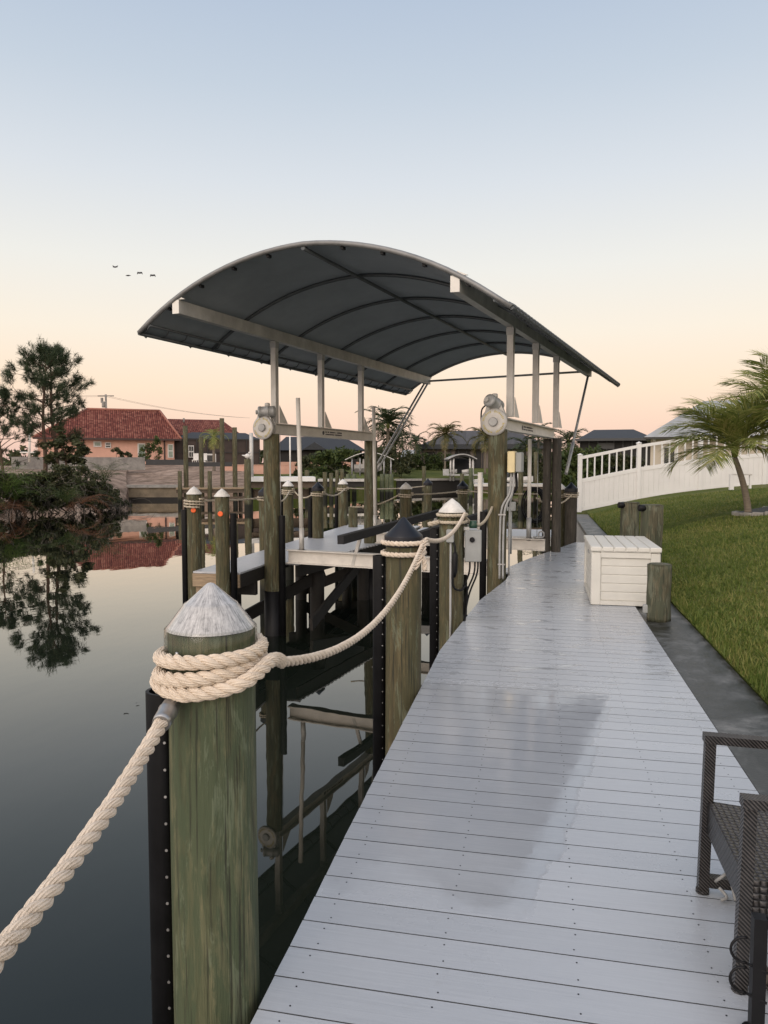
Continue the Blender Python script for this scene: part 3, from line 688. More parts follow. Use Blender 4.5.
# piling two wraps and span to piling three
b = MB(); rr = .019
rope_mesh(b, coil(*P2, .127, rr, 1.035, 1.02, R_(-20), .004), rr, .02, 6)
rope_mesh(b, coil(*P2, .127, rr, .958, 1.02, R_(-20), .004), rr, .02, 6)
rope_mesh(b, spl([(-.84, 4.92, .86), (-.80, 4.93, .93), (-.785, 4.98, 1.0), (-.785, 5.08, 1.05)], 16)[:-1]+sag((-.785, 5.08, 1.05), (-.745, 7.34, 1.09), .10), rr*.9, .012, 6, .14, False, True)
rope_mesh(b, [(-.80, 4.94, .97), (-.775, 4.95, .91), (-.77, 4.94, .85)], rr, .012, 6)
tag(b.build('dock_rope', M['rope_new']), 'tan rope looped twice below the black cap, rising to the outlet piling', 'rope', 'swagged dock ropes')
b = MB()
rope_mesh(b, coil(*P3, .127, rr, 1.075, 1.02, R_(-20), .004), rr, .025, 6); rope_mesh(b, coil(*P3, .127, rr, 1.005, 1.02, R_(-20), .004), rr, .025, 6)
rope_mesh(b, [(-1.0, 7.30, 1.0), (-1.06, 7.26, .99), (-1.10, 7.26, .98)], .026, .02, 6)
rope_mesh(b, sag((-.745, 7.42, 1.04), (-.66, 10.16, 1.0), .15), rr*.9, .012, 6, .14, False, True)
tag(b.build('dock_rope', M['rope_old']), 'rope round the white capped outlet piling drooping to the tall right lift post', 'rope', 'swagged dock ropes')
def far_rope(p, q, d, label, wraps=()):
    b = MB(); rope_mesh(b, sag(p, q, d), .02, .06, 5)
    for (x, y, z, t) in wraps: rope_mesh(b, coil(x, y, .125, .019, z, t, R_(-30), .042), .019, .05, 5)
    tag(b.build('dock_rope', M['rope_old']), label, 'rope', 'swagged dock ropes')
far_rope((-5.08, 10.5, 1.03), (-5.0, 13.1, .98), .02, 'rope wound round the outer corner piling of the grey pier', ((-5.2, 10.45, 1.06, 3), (-5.11, 13.2, 1.0, 2)))
far_rope((-4.98, 13.2, .98), (-5.8, 16.55, .98), .16, 'drooping rope from behind the left lift post to the white capped outer piling', ((-5.87, 16.64, 1.02, 3),))
far_rope((-5.75, 16.7, .98), (-4.85, 15.4, .98), .14, 'short rope from the outer white capped piling to the black capped one on the pier', ((-4.74, 15.35, 1.0, 2),))
far_rope((-4.62, 15.4, .98), (-5.05, 18.8, .98), .12, 'short drooping rope ending at the far corner white capped piling', ((-5.13, 18.84, 1.0, 2),))
far_rope((-5.0, 18.8, .98), (-3.3, 21.2, .98), .05, 'nearly level rope passing behind the rear left lift post', ())
far_rope((-2.7, 15.2, .97), (-1.9, 17.35, .97), .02, 'level rope between the far white capped and black capped pilings', ((-2.77, 15.16, 1.0, 2), (-1.82, 17.4, 1.0, 2)))
far_rope((-2.9, 15.1, .97), (-3.9, 14.9, .72), .10, 'slack rope hanging from the far white capped piling beside the rear left guide pole', ())
far_rope((-1.7, 17.4, .97), (.3, 16.2, .97), .03, 'level rope running behind the tall right lift post', ((.38, 16.2, .98, 2),))
far_rope((-.1, 14.2, .96), (.62, 15.85, .98), .18, 'sagging rope from the dark rear lift post to the shore end piling', ((.60, 15.95, 1.0, 2),))
# ================================================================== BOAT LIFT (own axes: u along the slip, v across)
A12 = R_(12.2); U = Vector((math.sin(A12), math.cos(A12), 0)); V = Vector((math.cos(A12), -math.sin(A12), 0)); ZV = Vector((0, 0, 1))
O = Vector((-4.17, 11.07, 0))
def lf(t, w, z): return O+U*t+V*w+ZV*z
WR = 3.65
def lift_post(t, w, r, ztop, label, mat='pile', wrap=True, double=False):
    p = lf(t, w, 0); tt = thing('lift_piling', label, 'piling', (p.x, p.y, WATER), 'tall pilings of the boat lift')
    b = MB(); wob_lathe(b, r*1.05, r, -2.6, ztop, c=(p.x, p.y), amp=.005, k=20); b.build('post', M[mat], tt)
    if double:
        b = MB(); q = lf(t-.04, w-.165, 0); wob_lathe(b, .078, .074, -2.6, ztop-.01, c=(q.x, q.y), amp=.004, k=12); b.build('sister_post', M[mat], tt)
    if wrap:
        b = MB(); b.lathe([(r*1.05+.012, -2.2), (r*1.05+.012, -.42)], (p.x, p.y, 0), 28); b.build('pile_wrap', M['black'], tt)
    return tt
a = lift_post(0, 0, .125, 2.06, 'tall left front lift piling with a winch on top'); bumper(a, *lf(0, 0, 0).xy, .125, R_(-12), -1.5, .78, False)
a = lift_post(0, WR, .132, 2.06, 'tall right front lift piling carrying a beige box and conduits', wrap=False); bumper(a, *lf(0, WR, 0).xy, .132, R_(188), -1.5, .93, False)
lift_post(3.6, .02, .13, 2.06, 'tall left rear lift piling under the end of the left lift beam')
lift_post(3.6, WR+.10, .085, 2.06, 'dark doubled right rear lift piling beside the dock end', 'pile_grey', False, True)
def lift_beam(w, label, textlab):
    r0 = lf(0, w, 2.06); t = thing('lift_beam', label, 'lift beam', r0, 'lift beams with winches')
    b = MB()
    # I beam: flanges and web
    a0, a1 = lf(.02, w, 0), lf(3.78, w, 0)
    for z, wd, h in ((2.068, .14, .014), (2.228, .14, .014)): b.bar(a0+ZV*z, a1+ZV*z, wd, h)
    b.bar(a0+ZV*2.148, a1+ZV*2.148, .016, .146); b.box(lf(.01, w, 2.148), (.15, .012, .178), -A12)
    b.build('i_beam', M['alu_light'], t)
    b = MB()
    s = 1
    c0 = 1.75 if w < 1 else 1.45
    for row in (2.165, 2.125):
        k = 0
        while k < .62:
            ln_ = .010+.014*RNG.random(); p = lf(c0+k, w+s*.010, row); b.box(p, (.004, ln_, .022), -A12); k += ln_+.009+.03*(RNG.random() < .15)
    p = lf(c0-.09, w+s*.010, 2.147); b.lathe([(.036, 0), (.036, .003)], p, 10, V*s)
    b.build('lettering', M['ink'], t)
    # winch: gear disc, hub, bracket, motor
    g = MB(); c = lf(-.10, w-.05+(.03 if w > 1 else -.02), 2.155); g.lathe([(.165, 0), (.183, .01), (.186, .04), (.176, .055), (.11, .058)], c, 40, -U); disc = g.build('gear_cover', M['alu'], t)
    g = MB(); g.lathe([(.062, .055), (.060, .085), (.05, .09)], c, 24, -U); g.build('hub', M['alu_dark'], disc)
    g = MB()
    for k in range(40):
        if k % 20 in (0, 1, 10, 11): continue
        an = 2*PI*k/40; ca, sa = math.cos(an), math.sin(an); p = c-U*.059+V*(.142*ca)+ZV*(.142*sa)
        g.box(p, (.010, .004, .018+.012*((k*7) % 3 == 0)), axes=(V*(-sa)+ZV*ca, U, V*ca+ZV*sa))
    g.build('ring_lettering', M['yellow'], disc)
    g = MB()
    for off in (-.03, .03):
        pts = [(-.165, 0), (-.12, .2), (-.05, .30), (.09, .24), (.17, .05), (.12, -.10), (-.1, -.12)]
        g.rings([[c+U*(.02+off)+V*x+ZV*z for x, z in pts], [c+U*(.035+off)+V*x+ZV*z for x, z in pts]])
    g.build('bracket', M['alu'], t)
    md = (V*.95*(-1 if w < 1 else -.25)-U*(.35 if w < 1 else .6)+ZV*(-.05 if w < 1 else .2)).normalized(); mc = c+V*(.06 if w < 1 else .0)+ZV*.25
    g = MB(); g.lathe([(.05, -.13), (.078, -.12), (.085, -.10), (.085, -.03), (.092, -.028), (.092, -.015), (.085, -.012), (.085, .10), (.092, .105), (.088, .135), (.05, .145)], mc, 20, md); mo = g.build('motor', M['alu_dark'], t)
    g = MB(); g.lathe([(.042, 0), (.042, .05), (.03, .06)], mc+md*.0+ZV*.075, 12); g.lathe([(.034, 0), (.034, .02)], mc+md*.145-V*.02, 12, md); g.build('junction_cover', M['alu'], mo)
    if w > 1:
        g = MB(); g.tube(spl([mc-V*.1+ZV*0, mc-V*.18-ZV*.08, c-V*.185-ZV*.02, c-V*.16-ZV*.12], 20), .011, 6); g.build('power_cable', M['black'], mo)
    return t
lift_beam(0, 'left aluminium lift beam with round winch cover, over the left lift pilings', '')
lift_beam(WR, 'right aluminium lift beam with round winch cover and cable, next to the dock', '')
# cradle
cr_ = thing('lift_cradle', 'aluminium boat lift cradle with two black bunk boards hanging in the empty slip', 'lift cradle', lf(1.8, 1.8, 0))
for tt in (.12, 3.45):
    b = MB()
    for z, wd, h in ((.03, .15, .016), (.232, .15, .016)): b.bar(lf(tt, .22, z), lf(tt, WR-.06, z), wd, h)
    b.bar(lf(tt, .22, .131), lf(tt, WR-.06, .131), .018, .186); b.build('cradle_beam', M['alu_light'], cr_)
for w in (1.50, 2.42):
    b = MB(); b.bar(lf(-.55, w, .50), lf(3.9, w, .665), .10, .125); bk = b.build('bunk', M['bunk'], cr_)
    for tt in (.12, 3.45):
        b = MB(); z0 = .24; zz = .44+.037*(tt+.5); dx = -.14 if w < 2 else .14
        b.bar(lf(tt, w+dx, z0-.2), lf(tt, w, zz+.06), .05, .03, up=U); b.build('bunk_bracket', M['alu'], bk)
def guide(t, w, z0, z1, label, lean=0, rad=.03):
    g = thing('guide_pole', label, 'guide pole', lf(t, w, z0), 'white lift guide poles'); b = MB()
    b.tube([lf(t, w, z0+.25), lf(t, w-lean, z1)], rad, 16); b.build('pipe', M['pvc'], g)
    b = MB(); b.tube([lf(t, w, z0-.02), lf(t, w, z0+.34)], rad*.92 if False else rad+.006, 12); b.lathe([(.07, 0), (.07, .02)], lf(t, w, z0-.02), 10); b.build('base_socket', M['alu'], g)
guide(.12, .46, .24, 2.62, 'tall white guide pole leaning left on the cradle front, next to the left winch', .05, .034)
guide(3.45, .19, .24, 2.74, 'white guide pole standing in front of the left rear lift post', .03, .034)
guide(.12, WR-.28, .24, 1.47, 'short white guide pole beside the tall right front post', .0, .036)
guide(3.45, WR-.36, .24, 2.05, 'white guide pole under the right lift beam', .0, .034)
b = MB(); b.tube([lf(3.45, WR-.36, .2), lf(3.45, WR-.36, .62)], .044, 12); b.lathe([(.09, 0), (.09, .03)], lf(3.45, WR-.18, .25), 12)
b.tube([lf(3.4, WR-.12, .28)+V*(.05*math.cos(a))+ZV*(.06*math.sin(a)+.04) for a in np.linspace(0, 2*PI, 13)], .014, 6); tag(b.build('cable_shackle', M['alu_dark']), 'small metal shackle on the right end of the rear cradle beam', 'shackle')
for tt, w, lab in ((.02, .14, 'thin steel lift cable hanging beside the left front lift piling'), (3.5, .15, 'thin steel lift cable hanging beside the left rear lift piling')):
    b = MB(); b.tube([lf(tt, w, 2.05), lf(tt, w, .22)], .005, 5); tag(b.build('lift_cable', M['steel']), lab, 'cable')
b = MB(); b.tube([lf(3.4, WR-.2, 2.05), lf(3.4, WR-.2, .22)], .005, 5); tag(b.build('lift_cable', M['steel']), 'thin steel lift cable hanging beside the right rear lift piling', 'cable')
# ================================================================== CANOPY
cn = thing('boat_canopy', 'arched charcoal fabric boat canopy on slim posts above the lift', 'canopy', lf(2.4, WR/2, 2.24))
WC = (WR+.13)/2; RC = 4.12; ZC = 4.175-RC; TN0, TN1 = -2.22, 6.98; HW = 2.53
def arc(w, dz=0): return ZC+math.sqrt((RC+dz)**2-(w-WC)**2)
nt, nw = 72, 40; b = MB(); top = []; bot = []
ribs = [TN0, -.68, .86, 2.39, 3.92, 5.45, TN1]
for i in range(nt+1):
    t = TN0+(TN1-TN0)*i/nt; k = (t-TN0)/((TN1-TN0)/6); s = math.sin(PI*(k % 1))
    for j in range(nw+1):
        x = -1+2*j/nw; hw = HW-.02*abs(math.sin(PI*k*4)) if x > .99 else HW
        w = WC+x*hw; z = arc(w)-.022*s*(1-.3*abs(x))
        top.append(lf(t, w, z+.02)); bot.append(lf(t, w, z+.008))
n1 = (nt+1)*(nw+1); I = lambda i, j: i*(nw+1)+j; fs = []
for i in range(nt):
    for j in range(nw):
        fs.append((I(i, j), I(i, j+1), I(i+1, j+1), I(i+1, j))); fs.append(tuple(n1+q for q in (I(i, j), I(i+1, j), I(i+1, j+1), I(i, j+1))))
for i in range(nt):
    for j, fl in ((0, 0), (nw, 1)):
        q = (I(i, j), I(i+1, j), n1+I(i+1, j), n1+I(i, j)); fs.append(q if not fl else q[::-1])
for j in range(nw):
    for i, fl in ((0, 1), (nt, 0)):
        q = (I(i, j), I(i, j+1), n1+I(i, j+1), n1+I(i, j)); fs.append(q if not fl else q[::-1])
b.add(top+bot, fs, True); b.build('fabric', M['fabric'], cn)
def arcline(t, w0, w1, dz, n=28): return [lf(t, w0+(w1-w0)*i/n, arc(w0+(w1-w0)*i/n)+dz) for i in range(n+1)]
for k, t in enumerate(ribs):
    b = MB(); end = k in (0, 6)
    b.tube(arcline(t, WC-HW+.02, WC+HW-.02, -.018 if not end else -.004), .026 if not end else .032, 8)
    b.build('rib', M['canopy_pipe'] if not end else M['front_pipe'], cn)
b = MB(); b.tube([lf(TN0, WC, arc(WC)-.05), lf(TN1, WC, arc(WC)-.05)], .026, 8); b.build('ridge_pipe', M['canopy_pipe'], cn)
for sgn in (-1, 1):
    b = MB(); w = WC+sgn*(HW-.02); b.tube([lf(TN0, w, arc(w)-.01), lf(TN1, w, arc(w)-.01)], .026, 8)
    w2 = WC+sgn*(HW-.20); b.tube([lf(TN0, w2, arc(w2)-.05), lf(TN1, w2, arc(w2)-.05)], .018, 6)
    n = 24
    for i in range(n+1):
        t = TN0+(TN1-TN0)*i/n; b.tube([lf(t, w, arc(w)-.012), lf(t+.05, (w+w2)/2, arc((w+w2)/2)-.05), lf(t, w2, arc(w2)-.05)], .010, 5)
    b.build('edge_frame', M['canopy_pipe'], cn)
    b = MB(); n = 60
    for i in (range(n) if sgn > 0 else range(0, n, 6)):
        t = TN0+(TN1-TN0)*(i+.5)/n; b.tube(spl([lf(t, w-sgn*.05, arc(w-sgn*.05)+.03), lf(t+.02, w+sgn*.03, arc(w)+.01), lf(t+.04, w-sgn*.02, arc(w)-.05)], 8), .012, 5)
    tag(b.build('lacing', M['canopy_pipe'], cn), kind='stuff')
for x in np.linspace(-.8, .8, 9):
    w = WC+x*HW; b = MB(); b.box(lf(TN0+.05, w, arc(w)-.045), (.035, .07, .035), -A12); b.build('fabric_tie', M['black'], cn)
for w, ts in ((0.0, (.10, 1.60, 3.20)), (WR+.13, (.15, 1.70, 3.30))):
    b = MB(); b.bar(lf(-2.22, w, 3.605), lf(6.92, w, 3.605), .10, .17); bm = b.build('side_beam', M['alu'], cn)
    b = MB(); b.box(lf(-2.225, w, 3.605), (.104, .006, .174), -A12); s = 1 if w > 1 else 1
    b.rings([[lf(-2.22, w+.01, 3.695), lf(-2.22, w+.14*s, 3.695), lf(-2.22, w+.02, 3.745)], [lf(-2.19, w+.01, 3.695), lf(-2.19, w+.14*s, 3.695), lf(-2.19, w+.02, 3.745)]]); b.build('beam_end_cap', M['pvc'], bm)
    b = MB()
    for t in ribs: b.bar(lf(t+.05, w, 3.68), lf(t+.05, w, arc(w)-.01), .05, .06, up=U)
    b.build('rib_bracket', M['alu_dark'], bm)
    for t in ts:
        b = MB(); b.bar(lf(t, w, 2.237), lf(t, w, 3.53), .088, .088, up=U); po = b.build('post', M['alu'], cn)
        b = MB(); b.box(lf(t, w, 3.46), (.105, .105, .10), -A12); b.build('collar', M['alu_dark'], po)
        b = MB(); b.rings([[lf(t+.055, w+.045, 2.24), lf(t+.30, w+.045, 2.24), lf(t+.055, w+.045, 2.52)], [lf(t+.055, w+.055, 2.24), lf(t+.30, w+.055, 2.24), lf(t+.055, w+.055, 2.52)]]); b.build('gusset', M['alu_light'], po)
    b = MB(); o1 = -.045
    if w < 1:
        for o1 in (-.045, .045): b.tube([lf(6.75, w+o1, 3.53), lf(3.85, w+o1, 1.45)], .022, 8)
    else: b.tube([lf(6.75, w, 3.53), lf(3.85, w+.10, 1.45)], .026, 8); b.tube([lf(4.6, w+.08, 2.0), lf(3.82, w+.10, 1.42)], .032, 8)
    b.build('brace', M['alu_dark'], cn)
b = MB(); b.tube([lf(6.9, 0, 3.60), lf(6.9, WR+.13, 3.64)], .024, 8); b.build('tie_rod', M['alu_dark'], cn)
# the frame is racked a little: its near right corner hangs lower
for ob in list(cn.children)+[g for c_ in cn.children for g in c_.children]:
    for v_ in ob.data.vertices:
        q = v_.co+cn.location-O; tt_, ww_ = q.dot(U), q.dot(V)
        v_.co.z -= .085*max(0, (ww_-WC)/1.9)*max(0, 1-(tt_-TN0)/9.2)*min(1, max(0, (q.z-2.3)/1.2))
# ================================================================== FINGER PIER (left)
fp = thing('finger_pier', 'grey topped wooden finger pier on dark crossed timbers left of the lift', 'pier', (-4.3, 14, 0))
b = MB(); y = 10.08
while y < 18.95:
    x1 = -4.31 if y < 11.1 else -3.85+min(1, max(0, (y-10.9)/4))*.75; b.box(((-5.05+x1)/2, y+.068, -.013), (x1+5.05, .136, .026)); y += .1425
b.build('decking', M['pier'], fp)
b = MB(); b.box((-4.68, 10.075, -.125), (.74, .04, .19)); b.box((-4.72, 10.13, -.33), (.6, .045, .19)); b.build('end_fascia', M['wood_raw'], fp)
b = MB(); b.box((-5.03, 14.5, -.13), (.04, 8.75, .2)); b.bar((-4.33, 10.1, -.13), (-4.33, 11.1, -.13), .04, .2); b.bar((-3.86, 11.3, -.13), (-3.13, 14.9, -.13), .04, .2); b.box((-3.12, 16.9, -.13), (.04, 4, .2))
for x in (-4.75, -4.40): b.box((x, 14.4, -.13), (.04, 8.5, .19))
for yy, w_ in ((10.7, .7), (14.2, 1.7), (17.8, 1.9)): b.box((-5.0+w_/2, yy, -.33), (w_, .09, .2))
b.build('joist_frame', M['wood_dark'], fp)  # near-black timber carries the shade beneath the pier in its colour
for x, y in ((-4.75, 10.85), (-3.85, 12.4), (-4.75, 14.2), (-3.5, 14.4), (-4.75, 17.8), (-3.4, 17.8)): b = MB(); wob_lathe(b, .12, .12, -2.6, -.24, c=(x, y)); b.build('support_post', M['wood_dark'], fp)
for a_, c_, w_, h_ in (((-4.9, 11.25, -1.0), (-3.75, 12.5, -.32), .05, .2), ((-3.55, 11.1, -.95), (-3.5, 14.3, -.35), .05, .2), ((-4.8, 14.3, -1.0), (-3.4, 14.3, -.4), .05, .2)):
    b = MB(); b.bar(a_, c_, w_, h_); b.build('cross_brace', M['wood_dark'], fp)
# rear walkway beyond the slip
rw = thing('rear_walkway', 'pale edged walkway crossing behind the slip beyond the right lift posts', 'walkway', (-1, 17.4, 0))
b = MB(); b.box((-1.1, 17.55, -.03), (3.7, 2.0, .06)); b.build('decking', M['pier'], rw)
b = MB(); b.box((-1.1, 16.53, -.09), (3.7, .03, .2)); b.build('fascia', M['white_paint'], rw)
for x in (-2.7, -1.0, .5): b = MB(); wob_lathe(b, .12, .12, -2.6, -.07, c=(x, 17.6)); b.build('support_post', M['wood_dark'], rw)
# ================================================================== ELECTRICS
p = P3
t = thing('power_outlet', 'small clear covered outlet with a cord on the white capped piling', 'outlet', (p[0]+.01, p[1]-.15, .8))
b = MB(); b.box((p[0]+.0, p[1]-.145, .87), (.075, .05, .13), 0, .008); b.build('cover', M['grey_box'], t)
b = MB(); b.tube([(p[0]+.005, p[1]-.14, .80), (p[0]+.005, p[1]-.142, -.75)], .011, 8); b.build('conduit', M['conduit'], t)
b = MB(); b.tube([(p[0]+.05, p[1]-.15, .72), (p[0]+.05, p[1]-.155, .68), (p[0]+.048, p[1]-.155, .52), (p[0]+.045, p[1]-.15, .46)], [.012, .026, .026, .01], 10)
b.tube(spl([(p[0]+.03, p[1]-.15, .82), (p[0]+.05, p[1]-.16, .72), (p[0]+.03, p[1]-.17, .4), (p[0]+.10, p[1]-.14, .33), (p[0]+.16, p[1]-.08, .36), (p[0]+.145, p[1]-.02, .1), (p[0]+.1, p[1]+.02, -.3)], 30), .011, 6); b.build('cord', M['black'], t)
cp = Vector((-.665, 7.38, .165))
t = thing('control_box', 'grey electrical control box with a round black knob beside the outlet piling', 'control box', (cp.x, cp.y, .3))
b = MB(); b.box((cp.x, cp.y, .60+cp.z), (.165, .10, .315), R_(4), .008); bx = b.build('enclosure', M['grey_box'], t)
b = MB(); b.lathe([(.026, 0), (.026, .012), (.018, .02)], (cp.x-.004, cp.y-.055, .665+cp.z), 16, (0, -1, 0)); b.build('knob', M['black'], bx)
b = MB(); b.lathe([(.04, 0), (.042, .03), (.034, .05), (.034, .07)], (cp.x, cp.y, .78+cp.z), 14); b.build('beacon', plain('dark_green_plastic', (.01, .05, .03), .3), t)
b = MB(); b.box((cp.x-.12, cp.y+.03, .58+cp.z), (.03, .03, .5)); b.box((cp.x-.09, cp.y+.03, .77+cp.z), (.1, .03, .03)); b.build('bracket', M['white_paint'], t)
b = MB()
for dx in (-.03, .02, .05): b.tube(spl([(cp.x+dx, cp.y, .62), (cp.x+dx-.01, cp.y-.02, .48), (cp.x-.10+dx, cp.y, .22), (cp.x-.15+dx*.5, cp.y, -.3)], 16), .009, 6)
b.build('cables', M['black'], t)
pr = lf(0, WR, 0)
t = thing('breaker_box', 'beige breaker box on the side of the tall right lift piling with conduits below', 'breaker box', (pr.x+.2, pr.y, 1.0))
b = MB(); b.box((pr.x+.20, pr.y-.03, 1.615), (.10, .20, .29), R_(-8), .01); b.build('enclosure', M['beige_box'], t)
b = MB(); b.box((pr.x+.298, pr.y+.0, 1.61), (.085, .20, .27), R_(-8), .01); b.build('side_cover', M['grey_box'], t)
b = MB()
for k, dx in enumerate((0, .045)): b.tube(spl([(pr.x+.19+dx*.8, pr.y-.05, 1.475), (pr.x+.17+dx*.8, pr.y-.07, 1.2), (pr.x+.07+dx, pr.y-.13, .98), (pr.x+.05+dx, pr.y-.14, .6), (pr.x+.05+dx, pr.y-.15, .02)], 40), .015, 8)
b.tube(spl([(pr.x+.23, pr.y-.02, 1.475), (pr.x+.21, pr.y-.03, 1.2), (pr.x+.17, pr.y-.02, .95), (pr.x+.17, pr.y, .05)], 20), .013, 8); b.build('conduit', M['conduit'], t)
b = MB(); b.tube(spl([(pr.x+.25, pr.y, 1.475), (pr.x+.26, pr.y, 1.26), (pr.x+.2, pr.y, 1.16), (pr.x+.16, pr.y+.02, 1.0)], 16), .018, 6)
b.build('cable_loop', M['black'], t)
for z in (.9, .22): b = MB(); b.box((pr.x+.075, pr.y-.155, z), (.10, .012, .018)); b.build('clamp', M['steel'], t)
q = at(511, 500, 11.6); t = thing('junction_box', 'small grey double outlet box behind the tall right lift piling', 'outlet', q)
b = MB(); b.box(q+Vector((0, 0, -.1)), (.15, .1, .14), 0, .008); b.box(q+Vector((-.03, 0, .14)), (.1, .1, .13), 0, .008); b.tube([q+Vector((0, 0, -.15)), q+Vector((0, 0, -.85))], .02, 8); b.build('enclosure', M['grey_box'], t)
b = MB(); c = at(532, 505, 15.9)
for k in range(7):
    rr_ = .30+.02*(k % 3); b.tube([c+RT*(rr_*math.cos(a)*.75+.01*k)+ZV*(rr_*math.sin(a)*1.1)-FH*(.03*k) for a in np.linspace(0, 2*PI, 25)], .018, 6)
tag(b.build('hose_coil', M['black']), 'black coiled hose hanging on the white capped piling behind the guide pole', 'hose')
# ================================================================== STORAGE BOX, STUB POSTS, LIGHTS
bx0, bx1, by0, by1 = .555, 1.285, 8.55, 9.95; zt = .66
t = thing('deck_box', 'cream resin deck storage box with plank pattern on the grey dock', 'storage box', ((bx0+bx1)/2, (by0+by1)/2, 0))
b = MB()
b.box(((bx0+bx1)/2, (by0+by1)/2, .30), (bx1-bx0-.05, by1-by0-.05, .56))
body = b.build('body', M['box_plastic'], t)
b = MB()
for x in (bx0+.05, bx1-.05):
    for y in (by0+.045, by1-.045): b.box((x, y, .30), (.105, .095, .595), 0, .008)
b.box(((bx0+bx1)/2, by0+.02, .57), (bx1-bx0-.2, .045, .06)); b.box(((bx0+bx1)/2, by0+.02, .03), (bx1-bx0-.2, .045, .045)); b.box((bx0+.02, (by0+by1)/2, .57), (.045, by1-by0-.19, .06)); b.box((bx0+.02, (by0+by1)/2, .03), (.045, by1-by0-.19, .045))
b.build('corner_posts', M['box_plastic'], t)
b = MB()
for k in range(5):
    z = .055+k*.097; b.box(((bx0+bx1)/2, by0+.026, z+.0465), (bx1-bx0-.205, .018, .089), 0, .005); b.box((bx0+.026, (by0+by1)/2, z+.0465), (.018, by1-by0-.19, .089), 0, .005)
b.build('side_boards', M['box_plastic'], t)
b = MB(); n = 6; wv = (bx1-bx0+.03)/n
for k in range(n): b.box((bx0-.015+wv*(k+.5), (by0+by1)/2, .635), (wv-.006, by1-by0+.04, .05), 0, .007)
b.box(((bx0+bx1)/2, (by0+by1)/2, .625), (bx1-bx0+.01, by1-by0+.02, .04)); ld = b.build('lid', M['box_plastic'], t)
b = MB(); b.box((bx0-.004, by0+.4, .56), (.02, .16, .035), 0, .004); b.build('handle', M['grey_box'], t)
def stub(x, y, r, z1, label, lamp=True):
    t = thing('post_stub', label, 'post', (x, y, -.02), 'short wooden posts along the seawall'); b = MB(); wob_lathe(b, r*1.03, r, -.02, z1-.008, c=(x, y), amp=.006, n=32)
    b.lathe([(r, z1-.008), (r-.008, z1)], (x, y, 0), 24); b.build('post', M['stub'], t)
    if lamp:
        g = MB(); g.lathe([(.02, 0), (.042, .01), (.045, .09), (.036, .1)], (x-r*.6, y-r*.55, z1-.045), 16, (-1, -.25, .05)); g.build('light_fixture', M['black'], t)
    else:
        g = MB(); g.box((x-r-.02, y-.02, .10), (.05, .06, .09), 0, .008); g.build('clip', M['grey_box'], t)
    return t
stub(1.185, 7.93, .112, .565, 'short flat topped wooden post in front of the cream deck box', False)
stub(1.40, 10.12, .135, 1.06, 'wooden post with a black light at its top, close behind the cream deck box')
stub(1.25, 11.2, .13, 1.04, 'farther wooden post with a black light, partly hidden by the nearer lit post')
# ================================================================== FENCE
fn = thing('fence', 'white vinyl fence with solid lower panels and open pickets, stepping up the lawn', 'fence', at(580, 512, 25))
fpx = [(580, 25.0), (638.5, 25.0), (700, 25.0), (764, 25.2), (830, 25.6), (900, 26)]
fb = [at(p_, 466, z_) for p_, z_ in fpx]; fb = [Vector((q.x, q.y, lawn_z(q.x, q.y)-.02)) for q in fb]; fb[0].z = .03
for q in fb:
    b = MB(); b.box((q.x, q.y, q.z+.93), (.13, .13, 1.92), YAW, .006); po = b.build('post', M['white_paint'], fn)
    b = MB(); b.lathe([(.098, 0), (.1, .02), (.0, .07)], (q.x, q.y, q.z+1.89), 4); cp_ = b.build('post_cap', M['white_paint'], po)
for q, r in zip(fb, fb[1:]):
    d = (r-q); rails = MB(); rails.bar(q+ZV*1.80, r+ZV*1.80, .05, .10); rails.bar(q+ZV*1.02, r+ZV*1.02, .055, .13); rails.bar(q+ZV*.06, r+ZV*.06, .05, .12); rails.build('rails', M['white_paint'], fn)
    pn = MB(); n = 12
    for k in range(n):
        a0 = q.lerp(r, (k+.02)/n); a1 = q.lerp(r, (k+.98)/n)
        th = FH*.012; vs = [a0+ZV*.10-th, a1+ZV*.10-th, a1+ZV*.98-th, a0+ZV*.98-th, a0+ZV*.10+th, a1+ZV*.10+th, a1+ZV*.98+th, a0+ZV*.98+th]
        pn.add(vs, [(0, 1, 2, 3), (7, 6, 5, 4), (1, 5, 6, 2), (4, 0, 3, 7), (3, 2, 6, 7), (0, 4, 5, 1)])
    a0, a1 = q+ZV*.53, r+ZV*.53; pn.bar(a0, a1, .008, .9); pn.build('solid_panel', M['white_paint'], fn)
    pk = MB()
    for k in range(1, 8): c = q.lerp(r, k/8); pk.box((c.x, c.y, c.z+1.42), (.045, .03, .70), YAW)
    pk.build('pickets', M['white_paint'], fn)
q = at(741, 487, 23); q.z = lawn_z(q.x, q.y)
t = thing('lawn_bench', 'small white bench on the lawn in front of the fence', 'bench', q)
b = MB(); b.box(q+RT*-.30+ZV*.22, (.12, .10, .48), YAW); b.build('leg', M['white_paint'], t); b = MB(); b.box(q+RT*.28+ZV*.22, (.05, .08, .48), YAW); b.build('leg', M['white_paint'], t)
b = MB(); b.box(q+ZV*.45, (.62, .10, .04), YAW); b.build('top_bar', M['alu'], t)
